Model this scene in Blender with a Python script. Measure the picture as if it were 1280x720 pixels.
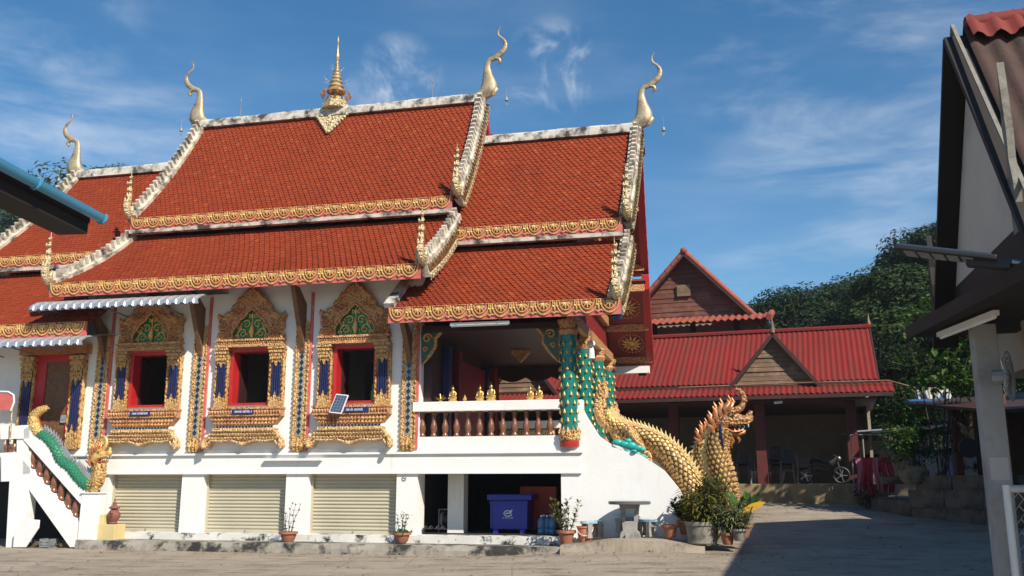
import bpy, math, random
from math import sin, cos, tan, atan, atan2, radians, pi, sqrt, hypot
from mathutils import Vector, Matrix
random.seed(7)
S = bpy.context.scene
COL = S.collection
for o in list(bpy.data.objects): bpy.data.objects.remove(o)

# ------------------------------------------------------------------ camera
FPX, HOR, EYE = 1150.0, 603.0, 1.6          # focal length in photo pixels, horizon row, eye height
PITCH = atan((HOR-360)/FPX)
cam = bpy.data.cameras.new('camera'); cam.sensor_width = 36; cam.lens = 36*FPX/1280
cam.clip_start = .05; cam.clip_end = 6000
camo = bpy.data.objects.new('camera', cam); COL.objects.link(camo)
camo.location = (0,0,EYE); camo.rotation_euler = (pi/2+PITCH,0,0)
S.camera = camo

# ------------------------------------------------------------------ sky and sun
SUN_EL = radians(40.0)
TO_SUN = Vector((.573*cos(SUN_EL), -.819*cos(SUN_EL), sin(SUN_EL))).normalized()
W = bpy.data.worlds.new('World'); S.world = W; W.use_nodes = True
wn, wl = W.node_tree.nodes, W.node_tree.links
wn.clear()
out = wn.new('ShaderNodeOutputWorld'); bg = wn.new('ShaderNodeBackground'); bg.inputs['Strength'].default_value = .1
sky = wn.new('ShaderNodeTexSky'); sky.sky_type = 'NISHITA'; sky.sun_disc = False
sky.sun_elevation = SUN_EL; sky.sun_rotation = atan2(TO_SUN.x, TO_SUN.y)
sky.air_density = 1.0; sky.dust_density = .5; sky.ozone_density = 2.5; sky.altitude = 400
tc = wn.new('ShaderNodeTexCoord')
def W_noise(scale, detail, rough, stretch, rot=(0,0,0), dist=0):
    mp = wn.new('ShaderNodeMapping'); mp.inputs['Scale'].default_value = stretch; mp.inputs['Rotation'].default_value = rot
    n = wn.new('ShaderNodeTexNoise'); n.inputs['Scale'].default_value = scale; n.inputs['Detail'].default_value = detail
    n.inputs['Roughness'].default_value = rough; n.inputs['Distortion'].default_value = dist
    wl.new(tc.outputs['Generated'], mp.inputs['Vector']); wl.new(mp.outputs[0], n.inputs['Vector'])
    return n.outputs['Fac']
def W_math(op, a, b=None, c=None, clamp=False):
    m = wn.new('ShaderNodeMath'); m.operation = op; m.use_clamp = clamp
    for i, v in enumerate((a,b,c)):
        if v is None: continue
        if isinstance(v,(int,float)): m.inputs[i].default_value = v
        else: wl.new(v, m.inputs[i])
    return m.outputs[0]
def W_range(v, a, b, lo=0, hi=1):
    m = wn.new('ShaderNodeMapRange'); m.interpolation_type = 'SMOOTHSTEP'
    wl.new(v, m.inputs[0])
    for i, x in zip((1,2,3,4),(a,b,lo,hi)): m.inputs[i].default_value = x
    return m.outputs[0]
# thin cirrus over the whole sky, streaked along one wind direction
big = W_range(W_noise(1.6, 3, .5, (1,1,1.6), (0,.3,.4)), .42, .68)
wisp = W_range(W_noise(3.0, 9, .62, (.55,1.0,2.6), (.35,.32,.2), .5), .42, .85)
cirrus = W_math('MULTIPLY', W_math('MULTIPLY', big, wisp), .16)
# small separate tufts of cloud
tuft = W_range(W_noise(7.5, 8, .58, (1,1,.9), (.1,.2,.9), .3), .60, .82)
tmask = W_range(W_noise(2.3, 2, .5, (1,1,1), (.8,.1,.2)), .50, .64)
cl = W_math('ADD', cirrus, W_math('MULTIPLY', W_math('MULTIPLY', tuft, tmask), .12), clamp=True)
def ray(x, y):
    a, b = (x-640)/FPX, (360-y)/FPX
    return Vector((a, cos(PITCH)-b*sin(PITCH), sin(PITCH)+b*cos(PITCH)))
def cloud_at(px, py, rad, stretch, rot, scale, lo, hi, amt):
    """one cloud of the photograph: its own patch of noise around its direction"""
    d = ray(px, py).normalized()
    v = wn.new('ShaderNodeVectorMath'); v.operation = 'DOT_PRODUCT'
    nv = wn.new('ShaderNodeVectorMath'); nv.operation = 'NORMALIZE'
    wl.new(tc.outputs['Generated'], nv.inputs[0]); wl.new(nv.outputs[0], v.inputs[0]); v.inputs[1].default_value = d
    m = W_range(v.outputs['Value'], cos(radians(rad)), 1.0)
    n = W_range(W_noise(scale, 9, .6, stretch, rot, .4), lo, hi)
    return W_math('MULTIPLY', W_math('MULTIPLY', m, n), amt)
for args in ((498,98,3.0,(1,1,.7),(0,.1,.2),15,.40,.68,.8), (690,85,3.4,(1,1,.9),(0,.2,1.2),17,.46,.70,.6), (455,122,1.8,(1,1,1),(0,0,0),9,.4,.8,.5),
             (85,18,4.5,(1,1,1.2),(.3,.2,.1),7,.42,.75,.55), (80,165,10,(.6,1,3.2),(0,-.2,0),4.5,.38,.74,.55), (1060,110,12,(.7,1,2.8),(0,.55,.1),5.5,.44,.80,.45),
             (1000,285,8,(.5,1,3.6),(0,.25,.1),6,.44,.82,.42)):
    cl = W_math('ADD', cl, cloud_at(*args), clamp=True)
mx = wn.new('ShaderNodeMix'); mx.data_type = 'RGBA'; mx.blend_type = 'MIX'
hs = wn.new('ShaderNodeHueSaturation'); hs.inputs['Hue'].default_value = .494; hs.inputs['Saturation'].default_value = 1.3; hs.inputs['Value'].default_value = 1.0
wl.new(sky.outputs[0], hs.inputs['Color'])
wl.new(cl, mx.inputs['Factor']); wl.new(hs.outputs[0], mx.inputs['A']); mx.inputs['B'].default_value = (7.0,7.4,7.9,1)
wl.new(mx.outputs['Result'], bg.inputs['Color']); wl.new(bg.outputs[0], out.inputs['Surface'])

sl = bpy.data.lights.new('sun', 'SUN'); sl.energy = 5.0; sl.angle = radians(.53); sl.color = (1.0,.93,.82)
slo = bpy.data.objects.new('sun', sl); COL.objects.link(slo)
slo.rotation_euler = TO_SUN.to_track_quat('Z','Y').to_euler(); slo.location = TO_SUN*60

vs = S.view_settings; vs.view_transform = 'Standard'; vs.look = 'None'; vs.exposure = .38; vs.gamma = 1; vs.use_curve_mapping = False

# ------------------------------------------------------------------ frames of reference
# temple frame: u along the long facade (to the right), v into the building, z up; the facade wall is v = 0
TA, TV = radians(13.0), 21.13
def T(u, v, z=0): v = v+TV; return Vector((u*cos(TA)+v*sin(TA), -u*sin(TA)+v*cos(TA), z))
def uz(x, y, v):
    d = ray(x, y); du = d.x*cos(TA)-d.y*sin(TA); dv = d.x*sin(TA)+d.y*cos(TA); t = (TV+v)/dv
    return du*t, EYE+d.z*t
def at(x, y, Y):
    d = ray(x, y); t = Y/d.y; return Vector((d.x*t, Y, EYE+d.z*t))

# ------------------------------------------------------------------ scene helpers
def tag(o, label=None, cat=None, group=None, kind=None):
    if label: o['label'] = label
    if cat: o['category'] = cat
    if group: o['group'] = group
    if kind: o['kind'] = kind
    return o
def thing(name, label, cat, loc=(0,0,0), rz=0, group=None):
    o = bpy.data.objects.new(name, None); COL.objects.link(o); o.empty_display_size = .2
    o.location = loc; o.rotation_euler = (0,0,rz)
    return tag(o, label, cat, group)
def dup(o, parent=None, loc=None, rz=None, label=None, scale=None):
    c = o.copy(); COL.objects.link(c)
    if parent is not None: c.parent = parent
    if loc is not None: c.location = loc
    if rz is not None: c.rotation_euler = (0,0,rz)
    if scale is not None: c.scale = scale
    if label: c['label'] = label
    return c
def dup_tree(o, parent=None, **k):
    c = dup(o, parent, **k)
    for ch in list(o.children): dup_tree(ch, c)
    return c

class MB:
    def __init__(s): s.v, s.f, s.mi = [], [], []; s.cur = 0
    def add(s, vs, fs):
        n = len(s.v); s.v += [tuple(p) for p in vs]; s.f += [tuple(i+n for i in f) for f in fs]; s.mi += [s.cur]*len(fs)
        return s
    def box(s, x0, x1, y0, y1, z0, z1):
        return s.add([(x0,y0,z0),(x1,y0,z0),(x1,y1,z0),(x0,y1,z0),(x0,y0,z1),(x1,y0,z1),(x1,y1,z1),(x0,y1,z1)],
                     [(0,3,2,1),(4,5,6,7),(0,1,5,4),(1,2,6,5),(2,3,7,6),(3,0,4,7)])
    def cbox(s, c, sx, sy, sz, M=None):
        b = [(i*sx/2,j*sy/2,k*sz/2) for k in (-1,1) for j in (-1,1) for i in (-1,1)]
        b = [Vector(p) for p in b]
        if M: b = [M@p for p in b]
        c = Vector(c)
        return s.add([p+c for p in b], [(0,2,3,1),(4,5,7,6),(0,1,5,4),(1,3,7,5),(3,2,6,7),(2,0,4,6)])
    def bar(s, p, q, w, h, up=(0,0,1)):
        p, q = Vector(p), Vector(q); d = (q-p).normalized(); up = Vector(up)
        if abs(d.dot(up)) > .98: up = Vector((0,1,0))
        r = d.cross(up).normalized(); n = r.cross(d)
        vs = [e + r*(a*w/2) + n*(b*h/2) for e in (p,q) for a, b in ((-1,-1),(1,-1),(1,1),(-1,1))]
        return s.add(vs, [(3,2,1,0),(4,5,6,7),(0,1,5,4),(1,2,6,5),(2,3,7,6),(3,0,4,7)])
    def tube(s, pts, rad, n=8, sq=(1,1), up=(0,1,0), caps=True, tw=0):
        """swept ring; sq = (half width along 'up', half width across it)"""
        pts = [Vector(p) for p in pts]; m = len(pts)
        if isinstance(rad,(int,float)): rad = [rad]*m
        vs = []
        for i, p in enumerate(pts):
            d = (pts[min(i+1,m-1)]-pts[max(i-1,0)])
            d = d.normalized() if d.length > 1e-9 else Vector((0,0,1))
            a = Vector(up); a = a-d*a.dot(d)
            if a.length < 1e-3: a = Vector((1,0,0)); a = a-d*a.dot(d)
            a.normalize(); b = d.cross(a)
            for k in range(n):
                t = 2*pi*k/n+tw
                vs.append(p + a*(cos(t)*rad[i]*sq[0]) + b*(sin(t)*rad[i]*sq[1]))
        fs = [(i*n+k, i*n+(k+1)%n, (i+1)*n+(k+1)%n, (i+1)*n+k) for i in range(m-1) for k in range(n)]
        if caps: fs += [tuple(range(n-1,-1,-1)), tuple((m-1)*n+k for k in range(n))]
        return s.add(vs, fs)
    def lathe(s, prof, c=(0,0,0), n=12, sx=1, sy=1):
        vs, fs, m = [], [], len(prof)
        for r, z in prof:
            for k in range(n): vs.append((c[0]+r*cos(2*pi*k/n)*sx, c[1]+r*sin(2*pi*k/n)*sy, c[2]+z))
        fs = [(i*n+k, i*n+(k+1)%n, (i+1)*n+(k+1)%n, (i+1)*n+k) for i in range(m-1) for k in range(n)]
        fs += [tuple(range(n-1,-1,-1)), tuple((m-1)*n+k for k in range(n))]
        return s.add(vs, fs)
    def prism(s, poly, a, b, ax='y'):
        """outline extruded along y ('y': outline in x,z), x ('x': outline in y,z) or z"""
        mk = {'y': lambda p,t:(p[0],t,p[1]), 'x': lambda p,t:(t,p[0],p[1]), 'z': lambda p,t:(p[0],p[1],t)}[ax]
        n = len(poly)
        ar = sum(poly[i][0]*poly[(i+1)%n][1]-poly[(i+1)%n][0]*poly[i][1] for i in range(n))
        if (ar > 0) == (ax == 'y'): poly = poly[::-1]
        vs = [mk(p,a) for p in poly]+[mk(p,b) for p in poly]
        return s.add(vs, [tuple(range(n))[::-1], tuple(range(n,2*n))]+[(i,(i+1)%n,n+(i+1)%n,n+i) for i in range(n)])
    def grid(s, fn, nu, nv, close=False):
        vs = [fn(i/nu, j/nv) for j in range(nv+1) for i in range(nu+1)]; w = nu+1
        return s.add(vs, [(j*w+i, j*w+i+1, (j+1)*w+i+1, (j+1)*w+i) for j in range(nv) for i in range(nu)])
    def ball(s, c, rx, ry, rz, nu=10, nv=6):
        vs = [(c[0],c[1],c[2]-rz)]
        for j in range(1,nv):
            t = -pi/2+pi*j/nv
            for i in range(nu): vs.append((c[0]+rx*cos(t)*cos(2*pi*i/nu), c[1]+ry*cos(t)*sin(2*pi*i/nu), c[2]+rz*sin(t)))
        vs.append((c[0],c[1],c[2]+rz)); N = len(vs)-1
        fs = [(0,1+(i+1)%nu,1+i) for i in range(nu)]
        fs += [(1+j*nu+i,1+j*nu+(i+1)%nu,1+(j+1)*nu+(i+1)%nu,1+(j+1)*nu+i) for j in range(nv-2) for i in range(nu)]
        fs += [(N,1+(nv-2)*nu+i,1+(nv-2)*nu+(i+1)%nu) for i in range(nu)]
        return s.add(vs, fs)
    def mesh(s, name, mats, smooth=None):
        me = bpy.data.meshes.new(name); me.from_pydata(s.v, [], s.f)
        for m in (mats if isinstance(mats,(list,tuple)) else [mats]): me.materials.append(m)
        if any(s.mi): me.polygons.foreach_set('material_index', s.mi)
        if smooth is not None:
            me.polygons.foreach_set('use_smooth', [True]*len(s.f))
            if smooth < 179: me.set_sharp_from_angle(angle=radians(smooth))
        me.update(); return me
    def build(s, name, mats, parent=None, smooth=None, bevel=0, kind=None):
        o = bpy.data.objects.new(name, s.mesh(name, mats, smooth)); COL.objects.link(o)
        if parent is not None: o.parent = parent
        if bevel:
            b = o.modifiers.new('bevel','BEVEL'); b.width = bevel; b.segments = 2; b.limit_method = 'ANGLE'; b.angle_limit = radians(40)
        if kind: o['kind'] = kind
        return o
def place(me, name, parent, loc=(0,0,0), rot=(0,0,0), sc=(1,1,1)):
    o = bpy.data.objects.new(name, me); COL.objects.link(o); o.parent = parent
    o.location = loc; o.rotation_euler = rot; o.scale = sc
    return o

# ------------------------------------------------------------------ materials
def lin(c):
    return tuple(((x/255)/12.92 if x/255 <= .04045 else ((x/255+.055)/1.055)**2.4) for x in c)+(1,)
class NT:
    def __init__(s, name):
        m = bpy.data.materials.new(name); m.use_nodes = True; s.m = m
        s.n, s.l = m.node_tree.nodes, m.node_tree.links
        s.b = s.n['Principled BSDF']; s.tc = s.n.new('ShaderNodeTexCoord'); s.co = s.tc.outputs['Object']
    def set(s, k, v):
        i = s.b.inputs[k]
        if hasattr(v,'is_linked') or hasattr(v,'links'): s.l.new(v, i)
        else: i.default_value = v
    def noise(s, scale, detail=5, rough=.55, vec=None, stretch=None, dist=0):
        t = s.n.new('ShaderNodeTexNoise'); t.inputs['Scale'].default_value = scale; t.inputs['Detail'].default_value = detail
        t.inputs['Roughness'].default_value = rough; t.inputs['Distortion'].default_value = dist
        src = vec or s.co
        if stretch:
            mp = s.n.new('ShaderNodeMapping'); mp.inputs['Scale'].default_value = stretch; s.l.new(src, mp.inputs[0]); src = mp.outputs[0]
        s.l.new(src, t.inputs['Vector']); return t.outputs['Fac']
    def vor(s, scale, feat='F1', stretch=None):
        t = s.n.new('ShaderNodeTexVoronoi'); t.inputs['Scale'].default_value = scale; t.feature = feat
        src = s.co
        if stretch:
            mp = s.n.new('ShaderNodeMapping'); mp.inputs['Scale'].default_value = stretch; s.l.new(src, mp.inputs[0]); src = mp.outputs[0]
        s.l.new(src, t.inputs['Vector']); return t.outputs['Distance']
    def rng(s, v, a, b, lo=0., hi=1.):
        t = s.n.new('ShaderNodeMapRange'); s.l.new(v, t.inputs[0])
        for i, x in zip((1,2,3,4),(a,b,lo,hi)): t.inputs[i].default_value = x
        return t.outputs[0]
    def math(s, op, a, b):
        t = s.n.new('ShaderNodeMath'); t.operation = op
        for i, x in enumerate((a,b)):
            if isinstance(x,(int,float)): t.inputs[i].default_value = x
            else: s.l.new(x, t.inputs[i])
        return t.outputs[0]
    def mix(s, f, a, b, blend='MIX'):
        t = s.n.new('ShaderNodeMix'); t.data_type = 'RGBA'; t.blend_type = blend
        for k, x in (('Factor',f),('A',a),('B',b)):
            i = t.inputs[k] if k == 'Factor' else [q for q in t.inputs if q.name == k and q.type == 'RGBA'][0]
            if isinstance(x,(int,float)): i.default_value = x
            elif isinstance(x,tuple): i.default_value = x if len(x) == 4 else x+(1,)
            else: s.l.new(x, i)
        return [q for q in t.outputs if q.type == 'RGBA'][0]
    def bump(s, h, strength=.4, dist=.02):
        t = s.n.new('ShaderNodeBump'); t.inputs['Strength'].default_value = strength; t.inputs['Distance'].default_value = dist
        s.l.new(h, t.inputs['Height']); s.l.new(t.outputs[0], s.b.inputs['Normal'])
    def island(s):
        return s.n.new('ShaderNodeNewGeometry').outputs['Random Per Island']
    def objrand(s):
        return s.n.new('ShaderNodeObjectInfo').outputs['Random']
def mat(name, col, col2=None, scale=3., rough=.6, metal=0., bump=0., bscale=30., dirt=None, dscale=1.2, damt=(.55,.75), stretch=None, spec=None):
    t = NT(name)
    c2 = col2 or tuple(x*.75 for x in col)
    base = t.mix(t.rng(t.noise(scale,6,.6,stretch=stretch),.3,.7), tuple(col), tuple(c2))
    if dirt:
        base = t.mix(t.rng(t.noise(dscale,9,.68),damt[0],damt[1]), base, tuple(dirt))
    t.set('Base Color', base); t.set('Roughness', rough); t.set('Metallic', metal)
    if spec is not None: t.set('Specular IOR Level', spec)
    if bump: t.bump(t.noise(bscale,6,.6,stretch=stretch), bump, .02)
    return t.m
M = {}
def plaster(name, a, b, stain, lo=.56, hi=.80, amt=.55):
    t = NT(name); c = t.mix(t.rng(t.noise(1.1,6,.6),.3,.7), a, b)
    st_ = t.rng(t.noise(1.5,8,.65,stretch=(3.2,3.2,.22)),lo,hi); bl = t.rng(t.noise(.7,8,.7),.45,.7)
    c = t.mix(t.math('MULTIPLY',t.math('MULTIPLY',st_,bl),amt), c, stain)
    c = t.mix(t.math('MULTIPLY',t.rng(t.noise(5,9,.75),.66,.74),.5), c, stain)
    t.set('Base Color', c); t.set('Roughness', .78); t.bump(t.noise(12,7,.6), .18, .02); return t.m
M['white'] = plaster('white_plaster', (.80,.79,.76), (.74,.73,.69), (.34,.31,.26))
M['white_old'] = mat('stained_white_plaster', (.72,.70,.65), (.58,.56,.51), 2.0, .8, bump=.3, bscale=20, dirt=(.035,.033,.03), dscale=2.4, damt=(.52,.60))
M['cream_old'] = mat('weathered_cream_stucco', (.66,.60,.47), (.50,.44,.34), 3, .75, bump=.4, bscale=18, dirt=(.09,.065,.045), dscale=3.2, damt=(.44,.62))
M['ridge'] = mat('lichen_stained_ridge_cement', (.62,.58,.51), (.46,.42,.36), 3, .85, bump=.5, bscale=16, dirt=(.05,.045,.04), dscale=2.6, damt=(.45,.60))
def gold_mat(name, a=(.74,.47,.19), b=(.58,.33,.12), deep=(.12,.05,.02), sc=26, metal=.22, rough=.45, strength=.9, dist=.03):
    t = NT(name)
    v = t.vor(sc,'SMOOTH_F1'); n = t.noise(sc*.8,4,.6)
    h = t.math('ADD', t.math('MULTIPLY', v, -1.2), n)
    base = t.mix(t.rng(t.noise(4,4),.35,.65), a, b)
    base = t.mix(t.rng(h,-.02,-.36), base, deep)  # hollows take the deep ground tone, with crease shade put into the colour
    t.set('Base Color', base); t.set('Metallic', metal); t.set('Roughness', rough); t.bump(h, strength, dist)
    return t.m
M['gold'] = gold_mat('carved_gilt')
M['gold_fine'] = gold_mat('fine_carved_gilt', (.72,.43,.19), (.56,.28,.12), (.22,.035,.025), 34, .15, .5, 1.0, .025)
M['gold_pale'] = gold_mat('pale_weathered_gilt', (.72,.58,.32), (.58,.46,.27), (.22,.15,.08), 24, .3, .45, .9, .03)
M['gold_plain'] = mat('gold_paint', (.78,.53,.19), (.62,.38,.11), 6, .4, .3, bump=.35, bscale=30, dirt=(.30,.14,.05), dscale=9, damt=(.52,.7))
M['copper'] = mat('coppery_gold_paint', (.60,.27,.10), (.38,.13,.06), 8, .35, .45, bump=.35, bscale=24)
M['bronze'] = mat('glazed_brown_baluster', (.26,.115,.065), (.16,.065,.04), 10, .25, .15, bump=.1, bscale=20)
M['red'] = mat('red_lacquer', (.50,.022,.022), (.36,.016,.016), 3, .4)
M['red_deep'] = mat('deep_red_paint', (.20,.012,.016), (.12,.010,.012), 3, .45)
M['pink'] = mat('faded_pink_red_paint', (.58,.16,.14), (.50,.08,.07), 5, .6, bump=.2, bscale=25, dirt=(.45,.30,.20), dscale=6, damt=(.55,.75))
M['blue_glass'] = mat('blue_mirror_mosaic', (.012,.016,.07), (.03,.036,.12), 40, .18, .3, bump=.4, bscale=60)
M['mirror'] = mat('dark_mirror_tile', (.02,.025,.05), (.03,.06,.13), 12, .08, .6)
M['green_glass'] = mat('green_mirror_mosaic', (.02,.26,.07), (.01,.12,.04), 20, .15, .3, bump=.5, bscale=40)
M['teal'] = mat('teal_mosaic', (.015,.23,.185), (.012,.16,.13), 22, .2, .15, bump=.35, bscale=55)
M['turq'] = mat('turquoise_paint', (.02,.42,.36), (.02,.30,.26), 10, .4)
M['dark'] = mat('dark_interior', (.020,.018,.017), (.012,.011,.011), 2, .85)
M['metal'] = mat('galvanised_sheet', (.55,.57,.60), (.44,.46,.49), 6, .38, .6)
M['grey_metal'] = mat('grey_painted_metal', (.30,.31,.33), (.22,.23,.24), 6, .5, .2)
M['black'] = mat('black_plastic', (.02,.02,.022), (.03,.03,.032), 6, .5)
M['whitepl'] = mat('white_painted_metal', (.78,.78,.76), (.70,.70,.68), 8, .4)
M['terracotta'] = mat('terracotta_pot', (.38,.15,.08), (.27,.10,.06), 7, .75, bump=.3, bscale=30, dirt=(.42,.36,.30), dscale=5, damt=(.58,.72))
M['cement'] = mat('cement_pot', (.26,.24,.20), (.17,.155,.13), 5, .85, bump=.4, bscale=25, dirt=(.08,.075,.06), dscale=3, damt=(.52,.66))
M['bark'] = mat('bark', (.10,.075,.05), (.05,.04,.03), 8, .9, bump=.8, bscale=14, stretch=(1,1,.25))
M['soil'] = mat('potting_soil', (.05,.035,.025), (.03,.02,.015), 20, .95, bump=.6, bscale=40)
def leaf_mat(name, cols, trans=.25, rough=.7):
    t = NT(name); r = t.island()
    ramp = t.n.new('ShaderNodeValToRGB'); t.l.new(r, ramp.inputs[0])
    e = ramp.color_ramp.elements
    e[0].color = cols[0]+(1,); e[1].color = cols[-1]+(1,)
    for i, c in enumerate(cols[1:-1]): e.new((i+1)/(len(cols)-1)).color = c+(1,)
    t.set('Base Color', ramp.outputs[0]); t.set('Roughness', rough); t.set('Specular IOR Level', .2)
    tr = t.n.new('ShaderNodeBsdfTranslucent'); t.l.new(ramp.outputs[0], tr.inputs['Color'])
    ms = t.n.new('ShaderNodeMixShader'); ms.inputs[0].default_value = trans
    t.l.new(t.b.outputs[0], ms.inputs[1]); t.l.new(tr.outputs[0], ms.inputs[2])
    t.l.new(ms.outputs[0], t.n['Material Output'].inputs['Surface'])
    return t.m
M['leaf'] = leaf_mat('green_leaves', [(.03,.07,.015),(.06,.13,.025),(.10,.17,.04)])
M['leaf_dark'] = leaf_mat('dark_tree_leaves', [(.008,.022,.007),(.016,.038,.011),(.034,.062,.018)], .2)
M['leaf_mid'] = leaf_mat('mid_green_tree_leaves', [(.014,.032,.009),(.028,.058,.015),(.055,.085,.024)], .2)
M['leaf_pale'] = leaf_mat('pale_variegated_leaves', [(.12,.16,.05),(.22,.25,.10),(.30,.30,.15)])
M['leaf_olive'] = leaf_mat('olive_leaves', [(.05,.07,.02),(.10,.11,.03),(.15,.14,.05)])
M['leaf_yellow'] = leaf_mat('yellowing_leaf', [(.70,.42,.03),(.62,.36,.03)])
M['horn'] = mat('weathered_silver_gilt', (.50,.40,.24), (.30,.24,.16), 5, .5, .25, bump=.3, bscale=20, dirt=(.10,.07,.05), dscale=4, damt=(.52,.68))
M['gold_straw'] = gold_mat('straw_coloured_gilt', (.78,.55,.28), (.66,.43,.20), (.22,.10,.04), 26, .15, .5, 1.0, .03)
def smooth_path(pts, rad, n=8):
    """Catmull-Rom through points with radii"""
    P = [Vector(p) for p in pts]; O, R = [], []
    for i in range(len(P)-1):
        a, b, c, d = P[max(i-1,0)], P[i], P[i+1], P[min(i+2,len(P)-1)]
        for k in range(n):
            t = k/n
            O.append(.5*((2*b)+(c-a)*t+(2*a-5*b+4*c-d)*t*t+(3*b-a-3*c+d)*t**3)); R.append(rad[i]+(rad[i+1]-rad[i])*t)
    O.append(P[-1]); R.append(rad[-1]); return O, R
M['horn_gold'] = mat('weathered_gold_leaf', (.60,.44,.22), (.42,.30,.16), 7, .4, .4, bump=.3, bscale=25, dirt=(.16,.08,.05), dscale=6, damt=(.5,.66))
M['gold_head'] = gold_mat('red_gold_carved', (.52,.29,.11), (.36,.16,.07), (.10,.03,.015), 22, .3, .4, .9, .03)
M['leaf_gold'] = leaf_mat('yellow_green_leaves', [(.07,.10,.02),(.16,.17,.03),(.30,.24,.05),(.10,.13,.03)])
# ================================================================== ground and terrain
def ss(x, a, b):
    t = max(0., min(1., (x-a)/(b-a))); return t*t*(3-2*t)
def zg(X, Y):
    z = .06*max(0., min(Y,40)-16.5)*ss(X,-1,3)
    yt = 125+65*ss(X,-20,40)
    q = X/max(Y,30.)
    h = 33*ss(Y,46,yt)*(1-.48*ss(q,-.05,.1)+.25*(1-ss(q,-.50,-.44))-.06)
    h += (2.5*sin(X*.045+1)+2*sin(X*.09+Y*.03))*ss(Y,60,140)
    h *= 1-.55*ss(Y,yt+30,yt+400)
    return z+h
def axis(knots):
    r = []
    for a, b, st in knots:
        n = max(1, round((b-a)/st)); r += [a+(b-a)*i/n for i in range(n)]
    return r+[knots[-1][1]]
gx = axis([(-3000,-400,400),(-400,-80,20),(-80,-30,6),(-30,30,1.0),(30,90,6),(90,400,20),(400,3000,400)])
gy = axis([(-300,-20,40),(-20,12,4),(12,46,1.0),(46,210,6),(210,600,40),(600,3000,400)])
g = MB(); nx = len(gx)
g.v = [(x,y,zg(x,y)) for y in gy for x in gx]
for j in range(len(gy)-1):
    for i in range(nx-1):
        g.f.append((j*nx+i,j*nx+i+1,(j+1)*nx+i+1,(j+1)*nx+i)); g.mi.append(1 if gy[j] >= 45 or abs(gx[i]+.1) > 40 else 0)
t = NT('worn_concrete_yard')
n1 = t.noise(.55,9,.66); n2 = t.noise(2.6,8,.62,stretch=(.35,1,1)); n3 = t.noise(14,6,.6)
c = t.mix(t.rng(n1,.36,.64), (.25,.20,.145), (.335,.28,.215))
c = t.mix(t.rng(n2,.50,.68), c, (.14,.105,.072))
c = t.mix(t.rng(t.noise(1.1,8,.7,stretch=(.5,1.2,1),dist=.6),.60,.72), c, (.10,.08,.06))
c = t.mix(t.math('MULTIPLY',t.rng(n3,.5,.75),.5), c, (.44,.40,.33))
br = t.n.new('ShaderNodeTexBrick'); br.offset = .5; t.l.new(t.co, br.inputs['Vector'])
for k_b, v_b in (('Scale',1.0),('Mortar Size',.012),('Mortar Smooth',.3),('Brick Width',4.2),('Row Height',3.1)): br.inputs[k_b].default_value = v_b
c = t.mix(t.math('MULTIPLY',br.outputs['Fac'],.55), c, (.07,.055,.04))
c = t.mix(t.math('MULTIPLY',t.rng(t.vor(.33,'DISTANCE_TO_EDGE'),.010,.003),.22), c, (.06,.05,.04))
t.set('Base Color', c); t.set('Roughness', t.rng(n2,.3,.7,.95,.6))
t.bump(t.math('ADD',n3,t.math('MULTIPLY',n2,1.2)), .55, .03); M['yard'] = t.m
M['forest_floor'] = mat('forest_floor', (.035,.045,.018), (.05,.045,.025), .2, .95)
tag(g.build('ground', [M['yard'],M['forest_floor']], smooth=180), kind='structure')

# raised concrete apron and kerb along the temple (temple frame)
def tbuild(mb, name, mats, **k):
    o = mb.build(name, mats, **k); o.location = T(0,0,0); o.rotation_euler = (0,0,-TA); return o
def rough_strip(u0, u1, v0, v1, z0, ztop, n=60, seed=1, jag=.02):
    r = random.Random(seed); m = MB(); rows = []
    for i in range(n+1):
        u = u0+(u1-u0)*i/n; zt = ztop(u) if callable(ztop) else ztop
        a, b, c = [jag*(sin(u*2.1+p)+.6*sin(u*5.3+p*2)+.35*sin(u*13.7+p*3)+r.uniform(-.25,.25))*k for p, k in ((seed,.8),(seed+2,.35),(seed+4,.6))]
        rows.append([(u,v0-.02+a,z0),(u,v0+a*.6,z0+(zt-z0)*.6),(u,v0+.035+c,zt-.012+b),(u,v0+.12,zt+b*.3),(u,v1,zt)])
    for i in range(n):
        for k in range(4):
            m.add([rows[i][k],rows[i+1][k],rows[i+1][k+1],rows[i][k+1]], [(0,1,2,3)])
    for e, fl in ((rows[0],1),(rows[-1],0)):
        m.add(e+[(e[0][0],v1,z0)], [(0,1,2,3,4,5) if fl else (5,4,3,2,1,0)])
    return m
M['kerb'] = mat('mouldy_concrete_kerb', (.34,.31,.26), (.22,.195,.16), 2.5, .9, bump=.6, bscale=18, dirt=(.03,.028,.024), dscale=1.9, damt=(.47,.58))
M['apron'] = mat('dusty_concrete_apron', (.36,.31,.24), (.25,.20,.15), 1.8, .9, bump=.5, bscale=16, dirt=(.11,.085,.06), dscale=1.4, damt=(.5,.66))
o = tbuild(rough_strip(-15.7,-3.45,-.78,.02,-.05,.22,80,3,.03), 'pavement', [M['kerb']]); tag(o, kind='structure')
o = tbuild(rough_strip(-3.55,-.55,-1.25,.05,-.05,lambda u: .30+.13*ss(u,-3.6,-2.2)-.12*ss(u,-1.6,-.5),70,5,.022), 'pavement', [M['apron']]); tag(o, kind='structure')
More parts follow.
